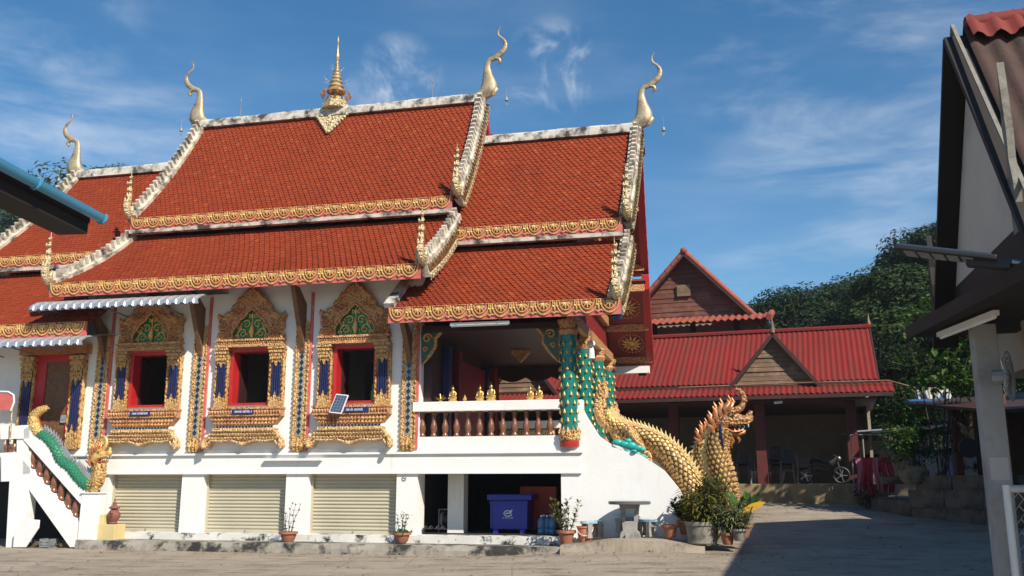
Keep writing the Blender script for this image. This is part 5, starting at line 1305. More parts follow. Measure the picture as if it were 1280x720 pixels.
m = MB(); m.box(UL,UR-.2,-.9,6.2,gz-.4,HF); m.build('floor_plinth', M['plinth'], hall, bevel=.02)
for k in range(8):
    u_ = -.0-3.05*k; m = MB(); m.box(u_-.17,u_+.17,-.17,.17,HF,ez+.35); m.build('column', M['col_red'], hall)
m = MB(); m.box(UL,UR-.2,-.14,.14,ez-.02,ez+.28); m.build('beam', M['wood_dark'], hall)
# dormers
def dormer(x0, xp, x1, yb, yp, v):
    a = huz(x0,yb,v); b = huz(x1,yb,v); p = huz(xp,yp,v)
    n = 11; z0, z1 = min(a[1],b[1]), p[1]-.10
    for i in range(n):
        za = z0+(z1-z0)*i/n; zb = z0+(z1-z0)*(i+1)/n-.012
        def edge(z): f = (z-z0)/(p[1]-z0); return a[0]+(p[0]-a[0])*f, b[0]+(p[0]-b[0])*f
        (l0,r0),(l1,r1) = edge(za), edge(zb); j = random.uniform(-.012,.012)
        m = MB(); m.add([(l0,v+.1+j-.02,za),(r0,v+.1+j-.02,za),(r1,v+.1+j,zb),(l1,v+.1+j,zb),(l0,v+.16,za),(r0,v+.16,za),(r1,v+.16,zb),(l1,v+.16,zb)],[(0,1,2,3),(7,6,5,4),(0,4,5,1),(1,5,6,2),(2,6,7,3),(3,7,4,0)])
        m.build('board', M['wood_old'], hall)
    for e in (a,b):
        m = MB(); d = Vector((e[0]-p[0],0,e[1]-p[1])); d.normalize()
        m.bar((p[0],v-.05,p[1]+.03),(e[0]+d.x*.35,v-.05,e[1]+d.z*.35+.03),.12,.22,(0,1,0)); m.build('dormer_barge', M['wood_dark'], hall)
        m = MB(); q = [(p[0],v-.15,p[1]+.13),(e[0]+d.x*.35,v-.15,e[1]+d.z*.35+.13),(e[0]+d.x*.35,v+.4,e[1]+d.z*.35+.13),(p[0],3.1,p[1]+.13)]
        m.add(q+[tuple(Vector(w)-Vector((0,0,.03))) for w in q],[(0,1,2,3) if e is a else (3,2,1,0),(4,5,6,7)]); m.build('dormer_roof', M['red_sheet'], hall)
    m = MB(); m.lathe([(.07,0),(.08,.1),(.05,.18),(.07,.28),(.03,.45),(.004,.75)],(p[0],v-.05,p[1]+.1),8); m.build('finial', M['wood_old'], hall, smooth=50)
dormer(914,966,1026,485,420,-.55)
dormer(600,655,705,505,440,-.55)
m = MB(); m.lathe([(.06,0),(.07,.1),(.04,.2),(.02,.35),(.004,.5)],(UR-.2,3.2,rz+.05),8); m.build('finial', M['wood_old'], hall, smooth=50)
u_, z_ = huz(978,492,-1.4); m = MB(); m.box(u_-.28,u_+.28,-1.42,-.9,z_-.05,z_+.05) if False else None
# stacked chairs inside
M['chrome'] = mat('dull_chrome', (.35,.35,.36), (.28,.28,.29), 8, .3, .8)
M['chair_dark'] = mat('dark_vinyl', (.035,.03,.03), (.05,.04,.04), 5, .5)
def mk_chair():
    o = thing('stacking_chair', 'dark stacking chair with chrome legs inside the red roofed hall', 'chair', (0,0,0), 0, 'chairs stored in the hall')
    m = MB(); m.box(-.21,.21,-.22,.20,.43,.48); m.build('seat', M['chair_dark'], o, bevel=.015)
    m = MB(); m.prism([(.19,.56),(.22,.56),(.27,.92),(.24,.92)],-.20,.20,'x'); m.build('backrest', M['chair_dark'], o, bevel=.01)
    for x in (-.2,.2):
        m = MB(); m.tube([(x,-.20,.43),(x*1.1,-.24,0)],.014,6); m.build('leg', M['chrome'], o); m = MB(); m.tube([(x*1.1,.27,0),(x,.18,.43),(x,.25,.90)],.014,6); m.build('leg', M['chrome'], o)
    return o
ch = mk_chair(); first = True
for x, n in ((952,4),(970,4),(986,3),(1005,2),(930,3)):
    u_, _ = huz(x,603,.9)
    for k in range(n):
        o = ch if first else dup_tree(ch); first = False
        o['label'] = 'dark chrome-legged chair, %s of the chairs stacked %s' % (('lowest','second','third','fourth')[k], {952:'right behind the grey plastic stool',970:'second from the plastic stool',986:'third from the plastic stool',1005:'nearest the motorcycle',930:'nearest the golden naga'}[x])
        o.location = HT(u_+.01*k, .9+.03*k, HF+.14*k); o.rotation_euler = (0,0,-HA+random.uniform(-.15,.15)+(pi if x == 1005 else 0))
# white plastic stool and clutter
o = thing('plastic_stool', 'grey plastic stool in front of the stacked chairs', 'stool', HT(huz(947,603,.2)[0],.2,HF), -HA)
m = MB(); m.box(-.17,.17,-.17,.17,.40,.44); m.build('seat', M['grey_metal'], o, bevel=.02)
for x in (-1,1):
    for y in (-1,1): m = MB(); m.bar((x*.14,y*.14,.40),(x*.21,y*.21,0),.05,.05); m.build('leg', M['grey_metal'], o)
o = thing('motorbike', 'dark motorcycle parked inside the hall by the red column', 'motorcycle', HT(huz(1030,603,1.0)[0],1.0,HF), -HA)
for x in (-.6,.6):
    m = MB(); m.tube([(x+.27*cos(a),0,.29+.27*sin(a)) for a in [2*pi*k/20 for k in range(21)]],.045,7); w_ = m.build('wheel', M['black'], o, smooth=60); m = MB(); m.tube([(x,-.05,.29),(x,.05,.29)],.06,8)
    for k in range(5): a = 2*pi*k/5; m.bar((x,0,.29),(x+.25*cos(a),0,.29+.25*sin(a)),.02,.03)
    m.build('rim', M['chrome'], w_)
m = MB(); m.tube([(-.55,0,.62),(-.2,0,.72),(.1,0,.60),(.35,0,.78),(.5,0,.9)],[.10,.14,.12,.12,.06],9,(.7,1)); m.tube([(.6,0,.29),(.45,0,.95)],.04,7); m.tube([(-.6,.08,.29),(-.1,.08,.45)],.04,7); m.build('body', M['black'], o, smooth=60)
m = MB(); m.tube([(-.65,0,.78),(-.3,0,.82),(0,0,.76)],[.08,.11,.06],8,(1.1,.5)); m.build('seat', M['black'], o, smooth=60); m = MB(); m.tube([(.38,-.33,1.0),(.45,-.1,.98),(.45,.1,.98),(.38,.33,1.0)],.018,6); m.build('handlebar', M['chrome'], o)
m = MB(); m.ball((.55,0,.88),.09,.10,.09,9,6); m.build('headlight', M['chrome'], o, smooth=60)
for k_i, (x, y) in enumerate(((1018,491+2),(1024,493))): pass
def cctv(label, x, y, v):
    u_, z_ = huz(x,y,v); o = thing('security_camera', label, 'camera', HT(u_,v,z_), -HA)
    m = MB(); m.tube([(-.14,0,0),(.14,-.03,.02)],.06,10); m.build('housing', M['whitepl'], o, smooth=40); m = MB(); m.tube([(.05,0,.05),(.05,.05,.25)],.02,6); m.build('bracket', M['whitepl'], o); m = MB(); m.tube([(-.16,0,0),(-.139,0,0)],.045,10); m.build('lens', M['black'], o)
cctv('white security camera under the skirt eave of the hall', 973,503,-1.1)

# wooden house behind the hall ----------------------------------------------------------
hz = thing('wooden_house', 'old boarded wooden house rising behind the red roof', 'house', HT(0,0,0), -HA)
V2 = 9.0
a, p, b = huz(800,372,V2), huz(855,316,V2), huz(948,400,V2)
z0 = huz(860,396,V2)[1]
a = (p[0]-(b[0]-p[0])*.98, b[1])
n = 13
for i in range(n):
    za = z0-.1+(p[1]-.15-z0)*i/n; zb = z0-.1+(p[1]-.15-z0)*(i+1)/n-.012
    def edge(z): f = (z-b[1])/(p[1]-b[1]); return a[0]+(p[0]-a[0])*f, b[0]+(p[0]-b[0])*f
    (l0,r0),(l1,r1) = edge(za), edge(zb); j = random.uniform(-.01,.01)
    m = MB(); m.add([(l0,V2+.5+j-.02,za),(r0,V2+.5+j-.02,za),(r1,V2+.5+j,zb),(l1,V2+.5+j,zb),(l0,V2+.56,za),(r0,V2+.56,za),(r1,V2+.56,zb),(l1,V2+.56,zb)],[(0,1,2,3),(7,6,5,4),(0,4,5,1),(1,5,6,2),(2,6,7,3),(3,7,4,0)])
    m.build('board', M['wood_red'], hz)
M['tile_red'] = mat('red_cement_tile', (.33,.075,.035), (.25,.055,.03), 2, .7, dirt=(.14,.05,.035), dscale=1.5, damt=(.5,.7))
for e, s in ((a,-1),(b,1)):
    d = Vector((e[0]-p[0],0,e[1]-p[1])); L = d.length; d.normalize()
    m = MB(); m.bar((p[0],V2-.0,p[1]-.12),(e[0]+d.x*.4,V2,e[1]+d.z*.4-.12),.08,.24,(0,1,0)); m.build('barge_board', M['wood_dark'], hz)
    n = int((L+.4)/.42); 
    m = MB()   # verge tiles, one rounded piece after another
    for k in range(n):
        q0 = Vector((p[0],V2-.02,p[1]+.06))+d*(L+.4)*k/n; q1 = Vector((p[0],V2-.02,p[1]+.06))+d*((L+.4)*(k+1)/n+.03); m.tube([q0,q1],[.12,.14],8)
    m.build('verge_tiles', M['tile_red'], hz, smooth=50)
    m = MB(); q = [(p[0],V2-.05,p[1]+.02),(e[0]+d.x*.4,V2-.05,e[1]+d.z*.4+.02),(e[0]+d.x*.4,V2+9,e[1]+d.z*.4+.02),(p[0],V2+9,p[1]+.02)]
    m.add(q+[tuple(Vector(w)-Vector((0,0,.08))) for w in q],[(0,1,2,3) if s < 0 else (3,2,1,0),(7,6,5,4) if s < 0 else (4,5,6,7)]); m.build('roof', M['tile_red'], hz)
m = MB(); m.ball((p[0],V2-.1,p[1]+.08),.17,.15,.17,9,6); m.build('ridge_ball', M['tile_red'], hz, smooth=60)
u_, z_ = huz(853,361,V2); m = MB(); m.box(u_-.32,u_+.32,V2+.36,V2+.47,z_-.28,z_+.28); m.build('gable_hatch', M['wood_old'], hz)
ya = huz(962,388,V2-1.2); yb = huz(962,398,V2-1.6)
m = corr(a[0]-1.5,ya[0],(V2-1.7,yb[1]+.02),(V2+.35,yb[1]+.60),.30,.05); m.build('skirt_roof', M['tile_red'], hz, smooth=180)
m = MB(); m.tube([(ya[0],V2-1.72,yb[1]+.04),(ya[0],V2+.35,yb[1]+.60)],.15,9); m.build('hip_tiles', M['tile_red'], hz)
m = MB(); m.box(a[0]-1,b[0]-.1,V2+.6,V2+.75,zg(12,44)-1,yb[1]+.6); m.build('wall', M['beige'], hz)
for x in (818,866,921): u_, _ = huz(x,408,V2+.4); m = MB(); m.box(u_-.12,u_+.12,V2+.4,V2+.59,1.5,yb[1]+.3); m.build('post', M['wood_dark'], hz)
m = MB(); m.box(a[0]-1,b[0]-.1,V2+.4,V2+9,zg(12,44)-1,1.5); m.build('base', M['beige'], hz)
M['gutter'] = mat('blue_pvc_gutter', (.07,.30,.42), (.06,.26,.37), 3, .35)
g0, g1 = huz(962,392,V2+.1), huz(992,416,V2+.1)
m = MB(); m.tube([(b[0]+.35,V2-.3,b[1]-.05),(b[0]+.95,V2+6,b[1]-.55)],.12,8); m.build('gutter', M['gutter'], hz)

# ================================================================== shaded yard on the right
wall = thing('retaining_wall', 'low stained block retaining wall across the shaded yard', 'wall', (0,0,0), 0)
M['block'] = mat('stained_concrete_block', (.20,.155,.11), (.13,.10,.075), 3, .9, bump=.5, bscale=20, dirt=(.045,.04,.03), dscale=2, damt=(.48,.64))
A0 = Vector((11.5,27.2,0)); B0 = Vector((13.6,23.0,0)); C0 = Vector((11.3,29.5,0))
mb = MB(); mb.box(-.595,.595,-.10,.10,0,.49); ME_block = mb.mesh('block', [M['block']])
def course_run(A_, B_, z0, rows, depth=0):
    d = B_-A_; L = d.length; d.normalize(); rz = atan2(d.y,d.x)
    for r_ in range(rows):
        n = max(1,round(L/1.2))
        for k in range(n):
            x = .6+1.2*k
            if x > L: continue
            q = A_+d*x; o = place(ME_block,'block',wall,(q.x+random.uniform(-.008,.008),q.y+random.uniform(-.008,.008),z0+.5*r_),(0,0,rz+random.uniform(-.01,.01)))
course_run(A0,B0+Vector((.4,-.8,0)),.40,2); course_run(C0,A0,.62,1)
course_run(A0+Vector((.35,.25,0)),B0+Vector((.9,-.6,0)),1.30,1)
m = MB(); m.add([(A0.x+.1,A0.y,1.13),(B0.x+.1,B0.y,1.13),(22,24,1.13),(22,40,1.13),(12.5,40,1.13),(C0.x+.1,C0.y,1.13)],[(0,1,2,3,4,5)])
tag(m.build('terrace', M['apron'], None), kind='structure')
def tree_leaves(mb, c, R, n, r, ll, lw, squash=.8, hollow=.5):
    for k in range(n):
        d = rdir(r,-1,1); q = c+Vector((d.x*R,d.y*R,d.z*R*squash))*(hollow+(1-hollow)*r.random()**.6)
        leaf(mb, q, rdir(r,-.4,.6)+d*.6, ll*r.uniform(.6,1.2), lw*r.uniform(.7,1.2), r.uniform(0,.6))
M['jar'] = mat('dull_ochre_jar', (.26,.21,.14), (.18,.14,.09), 5, .8, dirt=(.07,.06,.05), dscale=3, damt=(.5,.65))
pt = thing('potted_tree', 'bushy green tree in a big pale jar on the retaining wall', 'tree', at(1143,597,27.5), 0)
pt.location.z = 1.55
m = MB(); m.lathe([(.28,0),(.40,.15),(.42,.35),(.34,.48),(.36,.52),(.32,.52),(.28,.45),(0,.45)], n=18); m.build('jar', M['jar'], pt, smooth=40)
m = MB(); m.tube([(0,0,.45),(.05,0,.8),(0,.02,1.2)],[.05,.04,.03],7); m.build('trunk', M['bark'], pt)
m = MB(); r = random.Random(8)
for k in range(24): tree_leaves(m, Vector((r.uniform(-.8,.8),r.uniform(-.6,.6),r.uniform(.75,2.2))), .42, 90, r, .16, .07)
m.build('crown', M['leaf'], pt, kind='stuff')
# red washing on a rack, white board house wall, blue tank frame, poles, sheets
rk = thing('clothes_rack', 'metal rack hung with red and pink cloths beside the hall', 'rack', at(1093,606,30.5), -.3)
rk.location.z = 1.13
m = MB()
for x in (-.62,.62):
    m.tube([(x,0,0),(x,0,2.0)],.022,6)
m.tube([(-.62,0,2.0),(.62,0,2.0)],.022,6); m.tube([(-.62,0,1.25),(.62,0,1.25)],.016,6); m.build('frame', M['grey_metal'], rk)
M['cloth_red'] = mat('red_cloth', (.42,.035,.05), (.32,.02,.035), 6, .85); M['cloth_pink'] = mat('pink_striped_cloth', (.55,.22,.27), (.40,.05,.08), 9, .85, stretch=(6,1,.2))
for k in range(6):
    m = MB(); x0 = -.55+.19*k; r = random.Random(k); ln = r.uniform(.95,1.3)
    m.grid(lambda s, t_: (x0+.20*(s-.5)*(1-.25*t_)+.10+.05*sin(t_*5+k), -.04+.05*sin(s*9+k)*t_, 1.27-ln*t_+.06*sin(s*7+k*2)*t_), 10, 10); m.build('cloth', M['cloth_pink'] if k % 3 == 0 else M['cloth_red'], rk, smooth=180)
sh = thing('small_shed', 'pale sunlit shed with a tilted sheet roof behind the washing', 'shed', at(1105,600,35), -.2); sh.location.z = 1.13
m = MB(); m.box(-1.2,1.6,0,.15,0,2.0); m.box(-1.2,-1.05,0.15,2,0,2); m.build('wall', M['beige'], sh); m = MB(); m.bar((-1.4,-.9,2.25),(-1.4+3.2,-.9,2.45),1.9,.05,(0,0,1)); m.build('roof', M['metal'], sh); m = MB(); m.box(-.7,-.1,-.02,-.004,.5,1.5); m.build('window', M['window_dark'], sh)
for k, x in enumerate((-.9,1.3)): m = MB(); m.tube([(x,-1.6,0),(x,-1.6,2.2)],.03,6); m.build('post', M['grey_metal'], sh)
o = thing('garden_wall', 'short stretch of pale stained wall behind the potted tree', 'wall', at(1185,597,31), -.15); o.location.z = 1.0
m = MB(); m.box(-1.0,1.3,0,.15,0,1.55); m.build('wall_face', M['white_old'], o); m = MB(); m.box(-1.05,1.35,-.04,.19,1.551,1.62); m.build('coping', M['cement'], o)
tf = thing('tank_stand', 'blue pipe stand carrying a tray of scrap in the shaded yard', 'stand', at(1166,560,30), -.2); tf.location.z = 1.0
M['blue_paint'] = mat('blue_pipe_paint', (.03,.14,.42), (.025,.11,.34), 4, .45)
for x in (-.5,.5):
    for y in (-.3,.3): m = MB(); m.tube([(x,y,0),(x,y,3.3 if x > 0 else 2.7)],.03,7); m.build('leg', M['blue_paint'], tf)
m = MB(); m.box(-.7,.95,-.45,.45,3.15,3.22); m.build('tray', M['blue_paint'], tf)
for a_, b_ in (((-.5,-.3,2.4),(.9,-.3,2.5)),((-.5,-.3,1.6),(.5,-.3,1.6))): m = MB(); m.tube([a_,b_],.03,6); m.build('rail', M['blue_paint'], tf)
r = random.Random(3)
for k in range(9): m = MB(); x = -.35+.12*k; m.cbox((x,-.1+r.uniform(-.2,.2),3.22+.12),.06,.3,.3+.1*r.random(),Matrix.Rotation(r.uniform(-.5,.5),3,'Y')); m.build('scrap_piece', M['white_old'], tf)
po = thing('rake_pole', 'pale pole leaning down from the blue stand to the shed post', 'pole', at(1163,486,29), 0)
e = at(1208,542,27.5)-po.location; m = MB(); m.tube([(0,0,0),e],.025,6); m.build('shaft', M['beige'], po); m = MB(); m.bar((-.15,0,.02),(.25,0,.02),.06,.05); m.build('head', M['beige'], po)
ys = thing('yard_shelter', 'dark open shelter with timber posts over scrap in the shaded yard', 'shelter', (0,0,0), 0)
m = MB(); q = [at(1180,512,27),at(1290,470,27),at(1320,520,22),at(1180,548,22)]; q = [Vector((x.x,x.y,z)) for x, z in zip([Vector((12.6,29.5,0)),Vector((19,29.5,0)),Vector((17,21.5,0)),Vector((11.9,22.6,0))],(4.0,4.6,3.6,3.25))]
m.add([tuple(x) for x in q]+[(x.x,x.y,x.z+.08) for x in q],[(0,3,2,1)[::-1],(4,5,6,7)[::-1],(0,1,5,4),(1,2,6,5),(2,3,7,6),(3,0,4,7)]); m.build('roof', M['wood_dark'], ys)
for x, y in ((13.0,24.6),(13.8,28.9),(16.5,22.5),(17.5,28.5)): m = MB(); m.box(x-.10,x+.10,y-.1,y+.1,1.0,3.9); m.build('post', M['wood_red'], ys)
m = MB(); m.box(14.5,19,29.0,29.2,1,4); m.build('back_board', M['wood_dark'], ys)
o = thing('hanging_pan', 'round dark pan hung on the shelter post', 'pan', at(1211,560,24.3), 0)
m = MB(); m.tube([(0,-.02,0),(0,.03,0)],.26,18); m.build('pan_disc', M['black'], o); m = MB(); m.tube([(0,0,.25),(0,0,.55)],.02,6); m.build('handle', M['black'], o)
r = random.Random(9)
for k in range(7):
    x = 12.9+.5*k*.9; o = thing('scrap_sheet', 'crumpled pale sheet in the scrap heap behind the retaining wall', 'scrap', (x,26.2+r.uniform(-.6,.6),1.35), r.uniform(0,3), 'scrap heap in the shelter')
    m = MB(); s_ = r.uniform(.25,.45); m.grid(lambda s, t_: (s_*(s-.5)*2,.2*sin(s*6+k)*.3+(t_-.5)*.3,s_*t_*1.1+.08*sin(s*9+t_*5)), 5, 5); m.build('sheet', M['metal'] if k % 2 else M['white_old'], o)
for k, (x, y) in enumerate(((1113,588),(1122,594),(1130,590))):
    o = thing('flower_box', 'weathered cement trough on the retaining wall', 'trough', at(x,y,28.4+.5*k), -.3, 'troughs on the retaining wall'); o.location.z = 1.55
    m = MB(); m.box(-.3,.3,-.12,.12,0,.22); m.build('trough', M['block'], o, bevel=.02); m = MB(); m.box(-.26,.26,-.08,.08,.221,.23); m.build('soil', M['soil'], o)
# small bush at the foot of the plinth
o = thing('shrub', 'small dark weed clump at the foot of the hall plinth', 'plant', (H0.x-.6,29.6,zg(11.3,29.6)), 0)
m = MB(); r = random.Random(10)
for k in range(5): tree_leaves(m, Vector((r.uniform(-.3,.3),r.uniform(-.2,.2),.2+.1*k)),.26,70,r,.12,.04)
m.build('foliage', M['leaf_dark'], o, kind='stuff')
# ================================================================== near buildings at the edges
# right: small gabled building with fibre-cement roof
R_ = Vector((3.74,5.93,0)); L_e = Vector((4.65,9.43,0))     # eave ends of the gable, seen nearly edge-on
gd = (L_e-R_); gw = gd.length; gd.normalize(); nd = Vector((gd.y,-gd.x,0))     # nd: along the ridge, to the right
RB = thing('gabled_outbuilding', 'shaded outbuilding with pale gable and dark corrugated roof', 'building', R_, atan2(gd.y,gd.x))
# local frame: x along the gable (near to far), y = left of it (towards the yard), z up; ridge runs to -y
M['fc_roof'] = (lambda t: (t.set('Base Color', t.mix(t.rng(t.noise(1.3,9,.7),.35,.65),(.085,.038,.028),(.035,.022,.017))), t.set('Roughness',.9), t.bump(t.noise(25,6),.4,.02), t.m)[3])(NT('mossy_fibre_cement'))
M['board_dark'] = mat('dark_stained_board', (.016,.010,.008), (.010,.007,.005), 3, .75)
M['cream_board'] = mat('cream_fibre_board', (.36,.32,.27), (.30,.27,.23), 1.5, .8, dirt=(.28,.24,.19), dscale=1.1, damt=(.5,.8))
M['gable_board'] = mat('pale_gable_board', (.62,.56,.47), (.54,.48,.40), 1.5, .8, dirt=(.36,.31,.25), dscale=1.1, damt=(.5,.8))
zA, zE = 5.60, 3.25; xm = 1.70; ov = .0
def slope(xe, ze, flip):
    m = MB(); n = 40*4
    for dz in (0,-.012):
        def f(s, t_):
            y = .12-3.9*s; h = .035*sin(2*pi*s*22); x = xm+(xe-xm)*t_; z = zA+(ze-zA)*t_
            return (x, y, z+h+dz)
        m.grid(f, 22*6, 14)
    return m.build('roof_sheet', M['fc_roof'], RB, smooth=180)
slope(-.12,zE-.15,1); slope(2*xm+.15,zE-.15,0)
M['ridge_red'] = mat('red_ridge_tile', (.19,.020,.011), (.13,.016,.010), 2, .8, dirt=(.12,.05,.04), dscale=2, damt=(.5,.7))
for k in range(9):
    m = MB(); y0 = .16-.44*k; m.tube([(xm,y0-.06,zA+.02),(xm,y0-.50,zA+.03)],[.075,.082],10,(1,1)); m.grid(lambda s, t_: (xm-.02-.22*t_, y0-.06-.44*s, zA+.085-.36*t_*.78+.035*sin(2*pi*s*2.5)), 12, 3); m.build('ridge_tile', M['ridge_red'], RB, smooth=60)
def rafter(xe, ze, y):
    m = MB(); m.bar((xm,y,zA-.10),(xe,y,ze-.10),.05,.24,(0,1,0)); return m.build('barge_board', M['board_dark'], RB)
rafter(-.15,zE-.18,.17); rafter(2*xm+.15,zE-.18,.17)
m = MB(); m.bar((xm,.205,zA+.03),(-.15,.205,zE-.05),.02,.03,(0,1,0)); m.bar((xm,.205,zA+.03),(2*xm+.15,.205,zE-.05),.02,.03,(0,1,0)); m.build('verge_trim', M['cement'], RB)
m = MB(); m.prism([(.25,zE+.25),(2*xm-.25,zE+.25),(xm,zA-.25)],-.02,.10,'y'); m.build('gable_panel', M['gable_board'], RB)
m = MB(); m.box(.0,2*xm,-.03,.11,zE-.10,zE+.25) ; m.build('tie_beam', M['board_dark'], RB)
m = MB(); m.box(.15,2*xm-.1,-3.7,-.25,2.6,zE-.05); m.build('upper_wall', M['cream_board'], RB)
m = MB(); m.box(.3,2*xm-.3,-3.7,-.8,0,2.6); m.build('wall', M['board_dark'], RB)  # unlit interior's shade put into the dark colour of this wall
# side finials on the rafters
for x, z, h in ((.30,zE+.42,.95),(2*xm+.12,zE+.35,.55)):
    m = MB(); m.prism([(x-.05,z-.35),(x+.05,z-.35),(x+.07,z),(x+.02,z+.25),(x+.05,z+.45),(x-.01,z+h),(x-.05,z+.4),(x-.03,z+.2),(x-.08,z)],.21,.26,'y'); m.build('rafter_finial', M['cement'] if x < 1 else M['board_dark'], RB)
# lower lean-to roof with beam, post and strip lamp
m = MB(); m.add([(-.3,.05,3.1),(2.75,.05,3.1),(2.75,-.05,3.16)],[(0,1,2)]) if False else None
zf = 2.93
lean = [(-1.6,.35),(2.55,.50)]
m = MB(); m.add([(-1.6,.10,zf),(2.55,.66,zf),(2.55,-1.2,zf+.02),(-1.6,-1.5,zf+.02),(-1.6,.10,zf+.06),(2.55,.66,zf+.06),(2.55,-1.2,zf+.5),(-1.6,-1.5,zf+.5)],[(0,3,2,1)[::-1],(4,5,6,7)[::-1],(0,1,5,4),(1,2,6,5),(2,3,7,6),(3,0,4,7)]); m.build('lean_to_roof', M['board_dark'], RB)
m = MB(); m.bar((-1.6,.11,zf+.05),(2.57,.67,zf+.05),.04,.12); m.build('fascia', M['board_dark'], RB)
m = MB(); m.bar((-1.6,-.55,zf-.12),(1.75,-.16,zf-.12),.16,.22); m.build('beam', M['cream_board'], RB)
q = at(1240,560,7.75); inv = RB.matrix_basis.inverted() if False else None
def toRB(p): d = Vector(p)-R_; return Vector((d.dot(gd), d.dot(Vector((-gd.y,gd.x,0))), p[2]))
pl = toRB(q)
M['post'] = mat('grey_concrete_post', (.40,.40,.395), (.30,.30,.295), 3, .8, bump=.3, bscale=20, dirt=(.22,.20,.18), dscale=2, damt=(.55,.75))
m = MB(); m.box(pl.x-.09,pl.x+.09,pl.y-.11,pl.y+.07,0,zf-.02); m.build('post', M['post'], RB, bevel=.008)
M['paper'] = mat('faded_paper_notice', (.55,.52,.50), (.48,.45,.46), 4, .8)
m = MB(); m.box(pl.x-.092,pl.x-.0905,pl.y-.09,pl.y+.05,1.62,1.80); m.build('notice', M['paper'], RB)
o = thing('strip_lamp', 'white strip lamp fixed under the dark lean-to soffit', 'lamp', at(1210,412,7.6), 0)
e = at(1246,399,7.0)-Vector(o.location); s0 = at(1175,427,8.1)-Vector(o.location); e.z = s0.z = 0
o.location.z = 2.885
m = MB(); m.bar(s0,e,.05,.04); m.build('housing', M['whitepl'], o); m = MB(); m.tube([s0*.95+Vector((0,0,-.03)),e*.95+Vector((0,0,-.03))],.014,7); m.build('tube', M['whitepl'], o)
o = thing('wall_fan', 'grey round wall fan behind the concrete post', 'fan', at(1262,470,7.4), .9)
m = MB()
for k in range(4): m.tube([((.05+.05*k)*cos(a)*1.0,0,(.05+.05*k)*sin(a)) for a in [2*pi*j/20 for j in range(21)]],.005,4)
for k in range(16): a = 2*pi*k/16; m.tube([(0,-.02,0),(.2*cos(a),0,.2*sin(a))],.004,4)
m.build('cage', M['grey_metal'], o); m = MB(); m.tube([(0,.0,0),(0,.12,0)],.06,10); m.build('motor', M['grey_metal'], o)
for k in range(3):
    a = 2*pi*k/3; m = MB(); m.bar((0,.02,0),(.16*cos(a),.03,.16*sin(a)),.10,.006,(0,1,0)); m.build('blade', M['whitepl'], o)
# chain link gate panel by the post
fg = thing('chain_fence', 'chain link panel in a white pipe frame beside the post', 'fence', at(1268,700,7.4), .25); fg.location.z = 0
m = MB(); m.tube([(0,0,0),(0,0,1.58)],.03,8); m.tube([(0,0,1.55),(1.4,0,1.55)],.03,8); m.tube([(1.4,0,0),(1.4,0,1.58)],.03,8); m.tube([(0,0,.1),(1.4,0,.1)],.025,8); m.build('pipe_frame', M['whitepl'], fg, smooth=60)
m = MB()
for k in range(-14,14):
    x0 = k*.1
    for s in (1,-1):
        pts = [(x0+s*t_*.1 if s > 0 else x0+1.4-t_*.1, (.004 if t_ % 2 else -.004), .12+.1*t_) for t_ in range(15)]
        pts = [q for q in pts if 0 <= q[0] <= 1.4]
        if len(pts) > 1: m.tube(pts,.004,4)
m.build('wire_mesh', M['metal'], fg, kind='stuff')
# solar street lamp reaching out from the outbuilding
a0, a1 = at(1122,312,6.6), at(1268,328,6.2)
sl_ = thing('solar_street_lamp', 'flat solar street lamp on a pipe arm in front of the gable', 'lamp', a1, 0)
hd = a0-a1; Lh = hd.length; hn = hd.normalized()
m = MB(); m.bar(hn*.10,hd,.26,.035); m.build('lamp_body', M['black'], sl_, bevel=.008)
m = MB(); m.bar(hn*.13+Vector((0,0,.022)),hn*(Lh-.02)+Vector((0,0,.022)),.25,.008); m.build('solar_cells', M['pv'], sl_)
for k in range(5):
    c0 = hn*(Lh*(.93-.125*k))+Vector((0,0,-.022)); m = MB(); m.bar(c0,c0-hn*Lh*.10,.18,.008); m.build('led_tile', M['grey_metal'], sl_)
m = MB(); m.bar(hn*.02+Vector((0,0,-.02)),hn*.30+Vector((0,0,-.03)),.12,.07); m.build('hinge', M['black'], sl_)
tgt = R_+gd*.3+nd*.6; m = MB(); m.tube([hn*.06,-hn*.45+Vector((0,0,-.02)),Vector((tgt.x,tgt.y,2.95))-a1],.025,8); m.build('arm', M['metal'], sl_, smooth=60)

# left: eave of a near building with blue gutter
LB = thing('near_building', 'near building whose dark eave carries a pale blue gutter', 'building', (-3.19,6.0,0), radians(-5))
c0 = at(138,275,7.0); zc_ = c0.z; x0 = c0.x+3.1
M['gutter_near'] = mat('pale_blue_steel_gutter', (.09,.33,.52), (.075,.28,.45), 3, .3)
m = MB(); xg = x0-.06; prof = [(-.033,.03),(-.033,.0),(-.027,-.02),(-.008,-.03),(.017,-.023),(.03,-.008),(.035,.012),(.04,.03),(.03,.032)]
y0, y1 = -9.0, 1.0
m.grid(lambda s, t_: (xg+[p[0] for p in prof][min(8,round(t_*8))], y0+(y1-y0)*s, zc_+[p[1] for p in prof][min(8,round(t_*8))]), 2, 8)
m.prism([(xg+a,zc_+b) for a,b in prof], y1-.01, y1+.0, 'y')
m.build('gutter', M['gutter_near'], LB, smooth=30)
for y in (.98,.1,-.75,-1.6):
    m = MB(); m.tube([(xg+a*1.03,y,zc_+b*1.03) for a,b in prof],.012,5); m.build('gutter_bracket', M['gutter_near'], LB)
M['brown_sheet'] = mat('dark_brown_sheet', (.030,.020,.017), (.022,.015,.013), 3, .6)
